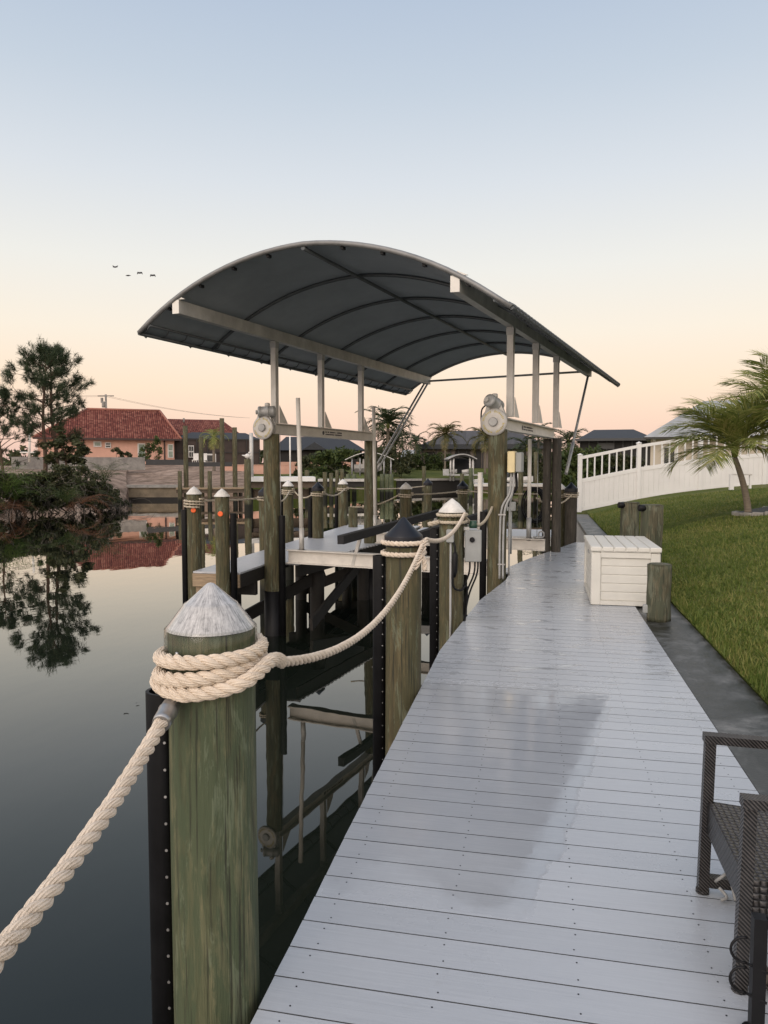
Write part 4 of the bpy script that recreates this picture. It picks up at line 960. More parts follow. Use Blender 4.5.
# ================================================================== FOLIAGE HELPERS
def leaf_cloud(b, centers, rad, per, size, flat=.0, asp=.45):
    """many small leaf quads spread through clump volumes"""
    for c, rr in zip(centers, rad):
        for _ in range(per):
            d = RNG.normal(size=3); d /= np.linalg.norm(d)+1e-9; p = np.array(c)+d*rr*(RNG.random()**.45)*np.array((1, 1, .8))
            a = RNG.normal(size=3); a[2] *= (1-flat); a /= np.linalg.norm(a)+1e-9; e = np.cross(a, RNG.normal(size=3)); e /= np.linalg.norm(e)+1e-9
            s = size*(.6+.8*RNG.random()); a = a*s; e = e*s*asp
            b.add([p-a, p+e*.9, p+a, p-e*.9], [(0, 1, 2, 3)])
def needle_tuft(b, p, d, L, n=26, wd=.012):
    p = np.array(p); d = np.array(d)/(np.linalg.norm(d)+1e-9)
    for _ in range(n):
        v = d*.6+RNG.normal(size=3)*.75; v /= np.linalg.norm(v)+1e-9; s = L*(.7+.5*RNG.random())
        q = p-d*L*RNG.random()*.8; e = np.cross(v, RNG.normal(size=3)); e = e/(np.linalg.norm(e)+1e-9)*wd
        b.add([q-e, q+e, q+v*s+e*.25, q+v*s-e*.25], [(0, 1, 2, 3)])
def limb(b, p, q, r0, r1, n=6, bend=.1):
    p = Vector(p); q = Vector(q); L = (q-p).length; o = Vector(RNG.normal(size=3))*L*bend
    pts = [p.lerp(q, i/5)+o*math.sin(PI*i/5)*.5 for i in range(6)]
    b.tube(pts, [r0+(r1-r0)*i/5 for i in range(6)], n); return pts
def pine(base, h, lean, label, crown_from=.35, spread=.30, n=26, grp='pines on the left bank'):
    base = Vector(base); t = thing('pine_tree', label, 'tree', base, grp); tb = MB(); cb = MB(); lb = MB()
    top = base+Vector((lean[0], lean[1], h)); pts = [base.lerp(top, i/10)+Vector((math.sin(i*.9)*.06*h/8, math.cos(i*.7)*.05, 0)) for i in range(11)]
    tb.tube(pts, [.018*h*(1-.82*i/10) for i in range(11)], 8)
    for k in range(n):
        f = crown_from+(1-crown_from)*(k/n)**.9*.98; i = f*10; p = pts[int(min(9, i))].lerp(pts[int(min(9, i))+1], i-int(min(9, i)))
        ang = k*2.4+RNG.random()*.9; g = (f-crown_from)/(1-crown_from)
        L = h*spread*(.45+.75*math.sin(PI*min(1, .22+g*.78)))*(.6+.6*RNG.random())*(1.05-g*.55)
        q = p+Vector((math.cos(ang)*L, math.sin(ang)*L, L*(.12+.45*g+.25*RNG.random())))
        lp = limb(lb, p, q, .03*h/9+.01, .008, 5, .18)
        for ff, kk in ((1.0, 13), (.62, 8)):
            c = Vector(lp[int(ff*5)])+Vector(RNG.normal(size=3))*.05
            for _ in range(kk): needle_tuft(cb, c+Vector(RNG.normal(size=3))*.15*h/8, (c-p)*.5+Vector((0, 0, .8)), .30*h/8, 24, .011)
    for _ in range(10): needle_tuft(cb, top+Vector(RNG.normal(size=3))*.12, (0, 0, 1), .3*h/8, 22, .010)
    tb.build('trunk', M['trunk_pine'], t); lb.build('limbs', M['trunk_pine'], t); cb.build('crown', M['needles'], t)
def shrub(base, w, h, label, mat='leaf', n=18, per=60, size=.14, grp=None, name='shrub', sticks=6, dep=None, rf=1.0):
    base = Vector(base); t = thing(name, label, 'shrub', base, grp); b = MB(); s = MB(); cs = []; rs = []
    dep = dep or w*.6
    for k in range(n):
        a = RNG.random()*2*PI; r = math.sqrt(RNG.random()); z = RNG.random()**.8
        f = math.sqrt(max(.08, 1-(z*.92)**2)); c = (base.x+w/2*r*f*math.cos(a)*RT.x, base.y+dep/2*r*f*math.sin(a)+w/2*r*f*math.cos(a)*RT.y, base.z+h*(.12+.8*z))
        cs.append(c); rs.append(min(w, h)*(.14+.12*RNG.random())*rf)
        if k < sticks: limb(s, base+Vector((RNG.normal()*w*.1, RNG.normal()*dep*.1, -.1)), c, .03, .01, 4, .2)
    leaf_cloud(b, cs, rs, per, size)
    if sticks: s.build('stems', M['twig'], t)
    b.build('foliage', M[mat], t); return t
def frond(b, rb, base, az, el0, L, droop, nl, ll, wd, vdrop=.35, seg=9, twist=0.0, lseg=1):
    """arching palm frond: rachis and two ranks of leaflets"""
    p = Vector(base); pts = [p.copy()]; el = el0; T = []
    for i in range(seg):
        d = Vector((math.cos(az)*math.cos(el), math.sin(az)*math.cos(el), math.sin(el))); T.append(d)
        p = p+d*(L/seg); pts.append(p.copy()); el -= droop/seg*(.5+1.0*i/seg)
    rb.tube(pts, [max(.003, wd*1.0*(1-.85*i/seg)) for i in range(seg+1)], 5)
    for k in range(nl):
        f = .14+.86*(k+.5)/nl; i = min(seg-1, int(f*seg)); c = pts[i].lerp(pts[i+1], f*seg-i); d = T[i]
        sd_ = d.cross(ZV)
        sd_ = sd_.normalized() if sd_.length > .05 else Vector((-math.sin(az), math.cos(az), 0)); up = sd_.cross(d)
        l = ll*(.45+.75*math.sin(PI*min(1, .18+f*.80)))*(.85+.3*RNG.random())
        for s in (-1, 1):
            v = (sd_*s*.80+d*(.62+.4*f)+up*(.22-.3*RNG.random())).normalized()
            q = c+v*l*.5; v2 = (v-ZV*vdrop*(.5+.8*RNG.random())).normalized(); e = c+v*l*.5+v2*l*.5
            w_ = d*wd*1.15
            b.add([c-w_*.5, c+w_*.5, q+w_*.85, q-w_*.85], [(0, 1, 2, 3)]); b.add([q-w_*.85, q+w_*.85, e+w_*.08, e-w_*.08], [(0, 1, 2, 3)])
def palm(base, h, label, nf=14, L=1.8, ll=.45, wd=.018, mat='frond_far', lean=(0, 0), tr=.09, nl=22, grp='palms beyond the canal', els=(1.25, -.35), az=None, boots=True, droop=1.7, base_fat=1.5, crownshaft=True):
    base = Vector(base); t = thing('palm_tree', label, 'palm', base, grp); tb = MB(); k = 14
    pts = [base+Vector((lean[0]*(i/k)**1.6, lean[1]*(i/k)**1.6, h*i/k)) for i in range(k+1)]
    tb.tube(pts, [tr*(base_fat if i == 0 else 1.15-.35*i/k) for i in range(k+1)], 10)
    tb.build('trunk', M['trunk_palm'], t)
    if crownshaft:
        b = MB(); b.tube([pts[-1], pts[-1]+ZV*tr*2, pts[-1]+ZV*tr*5], [tr*.85, tr*1.15, tr*.5], 10); b.build('crownshaft', M['frond'], t)
    b = MB(); rb = MB(); c = pts[-1]+ZV*tr*3
    for i in range(nf):
        f = (i+.5)/nf; a = i*2.399+RNG.random()*.4 if az is None else az[i]; e = els[0]+(els[1]-els[0])*f+RNG.normal()*.1
        frond(b, rb, c, a, e, L*(.85+.25*RNG.random()), droop*(.8+.4*RNG.random()), nl, ll, wd)
    rb.build('frond_stems', M[mat], t); b.build('fronds', M[mat], t); return t
# right hand palms on the lawn (near, detailed)
q = at(742, 516, 14.7); q.z = lawn_z(q.x, q.y)
b = MB(); mb_ = thing('planting_bed', 'round dark mulch bed with pale edging stones under the palms', 'planting bed', q)
qc = q+RT*.95
for i in range(26):
    a = 2*PI*i/26; b.box((qc.x+1.0*math.cos(a), qc.y+1.0*math.sin(a), lawn_z(qc.x+1.0*math.cos(a), qc.y+1.0*math.sin(a))+.02), (.23, .10, .09), a+PI/2, .015)
b.build('edging', M['concrete'], mb_)
b = MB(); ring = [(qc.x+.97*math.cos(2*PI*i/32), qc.y+.97*math.sin(2*PI*i/32), lawn_z(qc.x+.97*math.cos(2*PI*i/32), qc.y+.97*math.sin(2*PI*i/32))+.05) for i in range(32)]
b.poly(ring); b.build('mulch', M['wood_dark'], mb_)
palm(q+RT*.12, 1.15, 'leaning slim lawn palm left of the thicker one in the mulch bed', 23, 1.32, .66, .017, 'frond', tuple((RT*-.30)[:2]), .062, 38, 'palms on the lawn', (1.5, -.02), None, droop=1.2)
palm(q+RT*.86+FH*.2, 1.75, 'upright lawn palm with thicker trunk at the right edge', 24, 1.5, .68, .017, 'frond', tuple((RT*.10)[:2]), .08, 40, 'palms on the lawn', (1.5, -.02), None, droop=1.2)
# ================================================================== WICKER CHAIR
X0, Y0, Y1 = .595, 2.29, 2.81; ch = thing('wicker_chair', 'dark wicker armchair with bare woven seat at the dock edge', 'chair', (X0+.3, (Y0+Y1)/2, 0))
r = .021
for yy in (Y0, Y1):
    b = MB(); rad_ = .03
    pth = [(X0, yy, .0), (X0, yy, .30), (X0+.01, yy, .5)]
    b.bar((X0, yy, .0), (X0+.012, yy, .563), .036, .036, up=(0, 1, 0)); b.lathe([(.024, -.002), (.024, .01)], (X0, yy, .002), 12); b.build('front_leg', M['wicker_leg'], ch)
    b = MB(); b.bar((X0-.01, yy, .578), (X0+.66, yy, .566), .046, .030); b.build('armrest', M['wicker_leg'], ch)
    b = MB(); b.bar((X0+.62, yy, .0), (X0+.68, yy, .92), .036, .036, up=(0, 1, 0)); b.build('rear_leg', M['wicker_leg'], ch)
    b = MB(); b.bar((X0+.02, yy, .045), (X0+.62, yy, .045), .034, .038); b.build('lower_rail', M['wicker_leg'], ch)
b = MB()
sx0, sx1 = X0+.005, X0+.62; n = 12
# slightly sagging woven seat with a deep rolled front
vs = []; 
gx = [sx0+(sx1-sx0)*i/n for i in range(n+1)]; gy = [Y0+.0+(Y1-Y0)*j/n for j in range(n+1)]
zt_ = lambda i, j: .345-.05*(i/n)-.018*math.sin(PI*i/n)*math.sin(PI*j/n)
top_ = [(x, y_, zt_(i, j)) for i, x in enumerate(gx) for j, y_ in enumerate(gy)]; bot_ = [(x, y_, .235) for x in gx for y_ in gy]
k = n+1; J = lambda i, j: i*k+j; NB = k*k; fs = []
for i in range(n):
    for j in range(n): fs.append((J(i, j), J(i+1, j), J(i+1, j+1), J(i, j+1)))
for i in range(n):
    fs.append((J(i, 0), NB+J(i, 0), NB+J(i+1, 0), J(i+1, 0))); fs.append((J(i, n), J(i+1, n), NB+J(i+1, n), NB+J(i, n)))
    fs.append((J(0, i), J(0, i+1), NB+J(0, i+1), NB+J(0, i))); fs.append((J(n, i), NB+J(n, i), NB+J(n, i+1), J(n, i+1)))
fs.append((NB+J(0, 0), NB+J(0, n), NB+J(n, n), NB+J(n, 0)))
b.add(top_+bot_, fs); b.build('seat', M['wicker'], ch)
b = MB(); b.bar((X0+.655, Y0, .64), (X0+.655, Y1, .64), .03, .52); b.build('backrest', M['wicker'], ch)
b = MB(); b.tube(spl([(X0+.04, Y1-.01, .05), (X0+.05, Y1-.045, .085), (X0+.075, Y1-.04, .10), (X0+.09, Y1-.035, .06), (X0+.10, Y1-.05, .01)], 48), .006, 6); b.tube(spl([(X0+.05, Y1-.03, .04), (X0+.07, Y1-.05, .02), (X0+.05, Y1-.06, .01)], 36), .006, 6)
tag(b.build('tie_cord', M['conduit']), 'frayed pale tie cord knotted round the chair rail at its far foot', 'cord')
b = MB(); b.tube(spl([(X0+.055, Y0-.03, .05), (X0+.08, Y0-.04, .10), (X0+.10, Y0-.02, .06), (X0+.08, Y0-.01, .02), (X0+.12, Y0-.04, .01)], 20), .009, 6); b.tube(spl([(X0+.06, Y0, .09), (X0+.09, Y0-.035, .05), (X0+.10, Y0-.035, .0)], 10), .009, 6)
tag(b.build('tie_cord', M['twig']), 'dark tangled tie cord at the near foot of the wicker chair', 'cord')
# black iron stand at the lower right corner
q = Vector((.595, 2.115, 0)); t = thing('iron_stand', 'black iron stand with thin curled loops at the lower right corner', 'stand', q)
b = MB(); b.bar(q+ZV*.0, q+ZV*.335, .034, .034, up=(0, 1, 0)); b.bar(q+Vector((.02, 0, .32)), q+Vector((.5, .0, .32)), .03, .03); b.bar(q+Vector((.48, 0, 0)), q+Vector((.48, 0, .3)), .034, .034, up=(0, 1, 0)); b.build('frame', M['black'], t)
b = MB()
for z in (.15, .235): b.tube([q+Vector((-.035+.035*math.cos(a), -.0, z+.036*math.sin(a))) for a in np.linspace(R_(80), R_(280), 14)], .004, 6); b.tube([q+Vector((-.03, 0, z-.036)), q+Vector((.02, -.02, z-.045))], .004, 5)
b.build('scrolls', M['black'], t); b = MB(); b.lathe([(.02, 0), (.028, .005), (.024, .016)], q-Vector((.012, .0, 0)), 12); b.build('foot', M['black'], t)
# ================================================================== BACKGROUND: LEFT BANK
def uvquad(b_obj, quads, m, name, parent):
    """roof planes with metric UVs: u along the eave, v up the slope"""
    me = bpy.data.meshes.new(name); vs = []; fs = []; uv = []
    o = Vector((0, 0, 0)); q = parent
    while q is not None: o = o+q.location; q = q.parent
    for pts in quads:
        k = len(vs); vs += [tuple(Vector(p)-o) for p in pts]; fs.append(tuple(range(k, k+len(pts))))
        a = Vector(pts[1])-Vector(pts[0]); a.normalize(); nrm = a.cross(Vector(pts[-1])-Vector(pts[0])); nrm.normalize(); c = nrm.cross(a)
        uv += [((Vector(p)-Vector(pts[0])).dot(a), (Vector(p)-Vector(pts[0])).dot(c)) for p in pts]
    me.from_pydata(vs, [], fs); lay = me.uv_layers.new(name='UVMap')
    for i, w in enumerate(uv): lay.data[i].uv = w
    me.update(); me.materials.append(m); ob = bpy.data.objects.new(name, me); COL.objects.link(ob); ob.parent = parent; return ob
class Frame:
    """building frame turned square to the line of sight: pixel column / row -> metres on its front plane"""
    def __init__(self, px, Z):
        self.px = px; self.s = Z/FPX; self.Z = Z; th = math.atan((px-384)/FPX); self.c = math.cos(th)
        q = at(px, 466, Z); self.o = Vector((q.x, q.y, 0)); self.f = Vector((q.x, q.y, 0)).normalized(); self.r = Vector((self.f.y, -self.f.x, 0))
    def p(self, px, py, d=0):
        q = self.o+self.r*((px-self.px)*self.s*self.c)+self.f*d; return Vector((q.x, q.y, EYE+(466-py)*self.s))
def hip(fr, x0, x1, ye, rx0, rx1, yr, depth, d0=0, over=.0):
    """planes of a hip roof; eave at ye between x0..x1, ridge at yr between rx0..rx1 (pixels at the front plane)"""
    e0, e1 = fr.p(x0, ye, d0), fr.p(x1, ye, d0); e2, e3 = fr.p(x1, ye, d0+depth), fr.p(x0, ye, d0+depth)
    r0, r1 = fr.p(rx0, yr, d0+depth/2), fr.p(rx1, yr, d0+depth/2)
    return [[e0, e1, r1, r0], [e1, e2, r1], [e2, e3, r0, r1], [e3, e0, r0]]
def slab(b, fr, x0, x1, y0, y1, d0, d1):
    """solid block between pixel columns x0..x1 and rows y0 (top)..y1 (bottom), depths d0..d1"""
    a = [fr.p(x0, y1, d0), fr.p(x1, y1, d0), fr.p(x1, y1, d1), fr.p(x0, y1, d1)]; c = [fr.p(x0, y0, d0), fr.p(x1, y0, d0), fr.p(x1, y0, d1), fr.p(x0, y0, d1)]
    b.rings([a, c])
F1 = Frame(100, 80)
h1 = thing('house', 'peach stucco house with red tile hip roof and dark screened lanai', 'house', F1.p(130, 463, 5), 'houses round the canal')
b = MB(); slab(b, F1, 40, 177, 437.2, 464, 0, 10); b.build('wall', M['stucco_peach'], h1)
b = MB(); slab(b, F1, 177.2, 262, 434.5, 464, 7, 12); b.build('lanai_wall', M['stucco_grey'], h1)
rf = uvquad(None, hip(F1, 36, 184, 438.4, 88, 166, 406.5, 11.5, -.7), M['tile'], 'roof', h1)
b = MB(); e0, e1 = F1.p(36, 439.2, -.72), F1.p(184, 439.2, -.72); b.bar(e0, e1, .12, .2); b.bar(e1, F1.p(184, 439.2, 10.8), .12, .2); b.build('gutter', M['brown_trim'], rf)
b = MB()
for a, c in ((F1.p(184, 438.2, -.7), F1.p(166, 406.3, 5.05)), (F1.p(36, 438.2, -.7), F1.p(88, 406.3, 5.05)), (F1.p(88, 406.3, 5.05), F1.p(166, 406.3, 5.05))): b.tube([a, c], .13, 6)
b.build('ridge_tiles', plain('pale_red_ridge_tile', (.30, .12, .085), .8), rf)
b = MB(); b.tube([F1.p(196, 417, 8), F1.p(196, 412, 8)], .12, 8); b.build('vent_pipe', M['block'], rf)
uvquad(None, hip(F1, 170, 262, 432, 180, 246, 411.5, 12, 5), M['tile'], 'rear_roof', h1)
def window(fr, x0, x1, y0, y1, root, frame='white_trim', pane='glass_dark', d=0, mull=0):
    b = MB(); slab(b, fr, x0, x1, y0, y1, d-.10, d-.003); f = b.build('window', M[frame], root)
    b = MB(); g = (x1-x0)*.14; slab(b, fr, x0+g, x1-g, y0+g, y1-g, d-.125, d-.102); b.build('pane', M[pane], f)
    if mull:
        b = MB(); slab(b, fr, x0+g, x1-g, (y0+y1)/2-.4, (y0+y1)/2+.4, d-.14, d-.127); b.build('mullion', M[frame], f)
window(F1, 94, 102, 441.5, 447, h1, 'white_trim', 'glass_green'); window(F1, 105.5, 111.5, 442.5, 448, h1, 'white_trim', 'glass_dark', 0, 1)
window(F1, 138.5, 146.5, 443, 461, h1, 'white_trim', 'glass_green'); window(F1, 170, 176, 443.5, 457.5, h1, 'white_trim', 'glass_green', 0, 1)
for x in (83.5, 165.8): b = MB(); slab(b, F1, x, x+1.6, 438, 463, -.14, -.01); b.build('downspout', M['brown_trim'], h1)
# lanai: mansard screen roof, frames, screens
b = MB(); a = [F1.p(178, 437, 1), F1.p(275, 437, 1), F1.p(275, 437, 8), F1.p(178, 437, 8)]; c = [F1.p(200, 429.5, 3.5), F1.p(262, 429.5, 3.5), F1.p(262, 429.5, 8), F1.p(200, 429.5, 8)]
b.rings([a, c]); b.build('screen_roof', M['screen_roof'], h1)
b = MB(); slab(b, F1, 180, 214, 438, 464, 1.0, 1.06); slab(b, F1, 214.3, 273, 438, 464, 1.0, 1.05); b.build('screen', M['screen_brown'], h1)
b = MB()
for x in (178.5, 187, 202, 214, 229, 243, 258, 273): slab(b, F1, x, x+.9, 437.2, 464, .85, .99)
slab(b, F1, 178.5, 274, 437.2, 438.4, .84, .845); slab(b, F1, 178.5, 274, 451, 451.8, .80, .84); b.build('screen_frame', M['dark_frame'], h1)
b = MB(); slab(b, F1, 193, 199, 444.5, 457, .7, .79); dr_ = b.build('french_door', M['white_trim'], h1)
b = MB()
for x in (193.7, 196.3):
    for y in (445.5, 451.5): slab(b, F1, x, x+2, y, y+4.8, .66, .69)
b.build('pane', M['glass_dark'], dr_)
b = MB(); slab(b, F1, 206, 219.5, 453.5, 463, -2, -1); fo = b.build('outdoor_kitchen', M['white_trim'], h1)
b = MB(); slab(b, F1, 208.3, 217.5, 455, 461.5, -2.06, -2.01); b.build('kitchen_opening', M['glass_dark'], fo)
# low peach garden wall of the lanai terrace
F2 = Frame(260, 74); b = MB(); slab(b, F2, 222, 318, 465.5, 474, 0, .3); slab(b, F2, 222, 318, 464.7, 465.4, -.05, .35)
tag(b.build('garden_wall', M['stucco_peach']), 'low peach terrace wall below the dark lanai', 'wall')
# block retaining wall in front of the house
F3 = Frame(100, 68); b = MB(); slab(b, F3, 15, 146, 457.2, 470, 0, .35); 
tag(b.build('block_wall', M['block']), 'rough grey block retaining wall before the peach house', 'wall')
F4 = Frame(150, 66); b = MB(); slab(b, F4, 146, 186, 459.5, 465, 0, .1); slab(b, F4, 186.2, 236, 462, 466.5, 1, 1.1); tag(b.build('silt_fence', M['boat_dark']), 'black silt barrier at the edge of the dirt lot', 'barrier')
# seawall on the left bank
b = MB(); A_, B_ = at(127, 466, 57.9), at(180, 466, 57.9)
b.bar(A_+ZV*(-EYE-.02), B_+ZV*(-EYE-.02), .6, .22); lw = thing('seawall', 'weathered pale seawall below the bare dirt slope across the canal', 'seawall', (A_.x, A_.y, WATER))
b.build('cap', M['concrete'], lw); b = MB(); b.bar(A_+ZV*(-EYE-1.0), B_+ZV*(-EYE-1.0), .3, 1.74); b.build('wall_panel', plain('rust_stained_concrete', (.24, .19, .13), .9, 0, .55, .8, .3), lw)
b = MB(); b.bar(A_+ZV*(-EYE-1.05)-FH*.17, B_+ZV*(-EYE-1.05)-FH*.17, .04, .34); b.build('tide_band', M['wood_dark'], lw)
# neighbour's wooden dock with tall posts
nd = thing('wooden_dock', 'brown wooden dock under tall bare posts across the canal', 'dock', at(210, 490, 50))
F5 = Frame(210, 50)
b = MB(); slab(b, F5, 176, 246, 487.5, 489.3, 0, 2.2); b.build('decking', M['wood_raw'], nd)
b = MB(); slab(b, F5, 176, 246, 489.4, 493, .1, .2); slab(b, F5, 180, 246, 497, 499.3, .3, .45); b.build('fascia', M['wood_mid'], nd)
b = MB()
for x in (179, 194, 209, 226, 241): wob_lathe(b, .14, .14, -2.4, F5.p(x, 490).z, c=F5.p(x, 470, 1.0).xy, n=10, k=3)
b.build('support_posts', M['wood_mid'], nd)
for x, yt, lab in ((186, 426, 'tall bare dock post, leftmost of the four across the canal'), (201.5, 437, 'shorter bare dock post between two taller ones across the canal'), (222.5, 418, 'tallest bare dock post, in front of the small palm'), (235.5, 427, 'tall bare dock post, rightmost of the four across the canal')):
    b = MB(); q = F5.p(x, yt, .5); wob_lathe(b, .16, .15, -2.4, q.z, c=q.xy, n=12, k=6, amp=.008); tag(b.build('dock_post', M['pile']), lab, 'post', 'tall bare posts of the wooden dock')
for x, lab in ((180, 'short post at the left end of the brown wooden dock'), (209.5, 'short post at the middle of the brown wooden dock')):
    b = MB(); q = F5.p(x, 471, 0); wob_lathe(b, .15, .14, -2.4, q.z, c=q.xy, n=12, k=3, amp=.008); tag(b.build('dock_post', M['pile']), lab, 'post', 'short posts of the wooden dock')
# neighbour's white lift platform behind the left winch
F6 = Frame(260, 45); t = thing('lift_platform', 'white boat lift platform behind the left front lift piling', 'platform', F6.p(260, 485))
b = MB(); slab(b, F6, 247, 316, 477, 481.5, 0, 2.5); b.build('deck', M['white_paint'], t)
b = MB(); slab(b, F6, 247, 318, 482, 488, .3, .6); slab(b, F6, 247, 316, 490, 500, 1.5, 1.6); b.build('beam', M['wood_mid'], t)
b = MB(); b.tube([F6.p(251.5, 433, .3), F6.p(251.5, 478, .3)], .12, 10); b.build('mast', M['alu'], t)
b = MB(); b.tube([F6.p(290.5, 434, .3), F6.p(290.5, 478, .3)], .05, 8); b.build('guide_pole', M['pvc'], t)
b = MB()
for x in (250, 280, 313): wob_lathe(b, .15, .15, -2.4, F6.p(x, 482).z, c=F6.p(x, 470, 1.4).xy, n=10, k=3)
b.build('support_posts', M['wood_dark'], t)
def post(x, yt, Z, r, label, mat='pile'):
    q = at(x, 466, Z); z = EYE+(466-yt)*Z/FPX; b = MB(); wob_lathe(b, r*1.05, r, -2.4, z, c=q.xy, n=12, k=5, amp=.01); return tag(b.build('dock_post', M[mat]), label, 'post', 'bare posts of the far docks')
post(247.5, 459, 44, .2, 'thick bare post under the white bird, left of the left winch piling')
q = at(247.5, 458.6, 44); b = MB(); b.lathe([(.03, 0), (.12, .06), (.15, .16), (.10, .25), (.02, .30)], q, 10, sx=1.3); b.lathe([(.01, 0), (.075, .05), (.075, .11), (.0, .16)], q+ZV*.26+RT*.12, 8); b.tube([q+ZV*.34+RT*.16, q+ZV*.33+RT*.32], [.025, .006], 5); b.tube([q+ZV*.16-RT*.12, q+ZV*.2-RT*.33], [.06, .02], 6); b.tube([q+ZV*-.02, q+ZV*.08], .03, 5)
tag(b.build('seabird', M['bird_white']), 'white seabird perched on a bare post left of the winch', 'bird')
for k, (x, yt, Z, lab) in enumerate(((307, 470, 52, 'bare far post just left of the first black capped piling'), (325, 472, 58, 'thin bare far post before the dark shrubs, left of a pair'), (331, 473, 58, 'thin bare far post before the dark shrubs, right of a pair'), (337, 470, 60, 'thin far post left of the white capped corner piling'), (342, 469, 60, 'thin far post directly above the white capped corner piling'), (424, 466, 66, 'far post on the shore below the dark grey house'), (462, 474, 60, 'far thick post in front of the arched lift canopy'), (471, 468, 58, 'pale green far post near the two small craft'), (536, 452, 48, 'far bare post right of the beige box'), (521, 458, 42, 'far bare post close beside the beige box'))):
    post(x, yt, Z, .17 if k < 8 else .15, lab, 'pile' if k != 7 else 'pile_near')
# vegetation on the left bank
g1 = at(44, 466, 47); g1.z = .6; pine(g1, 8.2, (.1, .2), 'tall pine at the left, left hand of the two close trunks', .30, .30, 30)
g2 = at(57, 466, 48); g2.z = .7; pine(g2, 8.4, (-.4, 0), 'tall pine at the left, right hand of the two close trunks', .33, .28, 30)
g3 = at(2, 466, 46); g3.z = .5; pine(g3, 5.6, (-.3, .2), 'shorter pine cut by the left edge', .22, .40, 26)
g4 = at(-22, 466, 50); g4.z = .5; pine(g4, 6.0, (0, .2), 'pine beyond the left edge of the view', .25, .30, 12)
def tree(base, h, w, label, mat='leaf_dark', n=22, per=70, size=.16, tf=.35):
    base = Vector(base); t = thing('broadleaf_tree', label, 'tree', base); b = MB(); s = MB(); c0 = base+Vector((0, 0, h*tf)); cs = []; rs = []
    s.tube([base, base+Vector((.05, 0, h*tf*.6)), c0], [h*.03, h*.025, h*.02], 7)
    for k in range(n):
        a = RNG.random()*2*PI; r = math.sqrt(RNG.random()); z = RNG.random(); c = base+RT*(w/2*r*math.cos(a))+FH*(w/2*r*math.sin(a))+ZV*(h*(tf+(1-tf)*z*(1-.5*r*r))); cs.append(tuple(c)); rs.append(h*(.08+.06*RNG.random()))
        if k % 2 == 0: limb(s, c0, c, h*.014, .008, 5, .15)
    leaf_cloud(b, cs, rs, per, size, .6); s.build('trunk', M['trunk_pine'], t); b.build('crown', M[mat], t)
g = at(66, 466, 46); g.z = .7; tree(g, 3.2, 2.6, 'small dark spreading tree before the peach house wall')
for (x, y, Z, w, h, lab, mat, nn) in ((70, 512, 42.5, 4.4, 2.9, 'large dark tangled bush in the middle of the left bank', 'leaf_dark', 46), (40, 512, 41.5, 3.4, 2.4, 'dark tangled bush left of the largest one on the bank', 'leaf_dark', 40), (94, 510, 44, 3.0, 1.8, 'dark bush reaching right towards the bare dirt', 'leaf_dark', 36), (114, 507, 46, 2.4, .75, 'low dark bush at the right end of the bank growth', 'leaf_dark', 20), (18, 516, 40, 2.8, 2.3, 'dark bush behind the green reeds at the left edge', 'leaf_dark', 34), (-14, 516, 38, 3.0, 2.7, 'dark bush past the left edge of the bank growth', 'leaf_dark', 30)):
    q = at(x, 466, Z); q.z = -1.15; t = shrub(q, w, h, lab, mat, int(nn*2.2), 60, .10, 'bushes on the left bank', sticks=14, dep=w*.9, rf=.6)
    s = MB()
    for k in range(80):
        a = RNG.random()*2*PI; p0 = q+Vector((RNG.normal()*w*.22, RNG.normal()*w*.15, h*(.2+.7*RNG.random()))); p1 = p0+RT*(RNG.normal()*.8)-FH*(RNG.random()*.8)+ZV*(-.2-RNG.random()*.8); limb(s, p0, p1, .014, .006, 3, .25)
    s.build('dry_twigs', M['twig'], t)
for (x, Z, h, lab, mat) in ((3, 38, 3.4, 'bright green reeds rising at the left edge', 'leaf_bright'), (13, 39, 2.4, 'lower green reeds just right of the tallest clump', 'leaf_bright'), (2, 36, 1.5, 'brown dead fronds drooping to the water at the left edge', 'dead_frond'), (17, 39, 1.3, 'brown dead fronds between the reeds and the dark bush', 'dead_frond'), (80, 39.5, 2.0, 'rusty dead frond clump within the dark bushes', 'dead_frond'), (104, 45.5, 2.3, 'small green fan leaved plant at the edge of the dirt slope', 'leaf'), (66, 39, 2.0, 'fresh green fronds in front of the dark bush', 'leaf')):
    q = at(x, 466, Z); q.z = -.95 if Z < 45 else -.1; t = thing('frond_clump', lab, 'plant', q, 'frond clumps on the left bank'); b = MB(); rb = MB()
    for k in range(16): frond(b, rb, q+ZV*(h*.25), RNG.random()*2*PI, (1.1 if 'dead' not in mat else .5)+RNG.normal()*.3, h*.8*(.7+.5*RNG.random()), 1.8, 10, h*.22, .014, .5, 6)
    rb.build('stems', M[mat], t); b.build('leaves', M[mat], t)
for (x, y, Z, w, h, lab, mat) in ((116, 457, 76, 1.5, .9, 'small round bush under the house window', 'leaf_dark'), (127, 457, 76, 1.3, .6, 'low reddish bush beside the round bush', 'leaf_dark'), (148, 458, 76, 1.6, 1.5, 'green bush left of the dense one by the house corner', 'leaf'), (158, 458, 76, 1.5, 2.3, 'dense green bush by the house corner', 'leaf'), (80, 457, 74, 1.0, .8, 'tiny bush behind the block wall', 'leaf_dark')):
    q = at(x, 466, Z); q.z = EYE+(466-y)*Z/FPX-.3; shrub(q, w, h+.3, lab, mat, 10, 60, .12, 'bushes along the peach house', sticks=3)
q = at(214, 466, 73); q.z = 1.0; palm(q, 3.0, 'small palm in front of the lanai behind the tallest dock post', 16, 1.7, .5, .03, 'frond', (0, 0), .14, 16, droop=2.2)
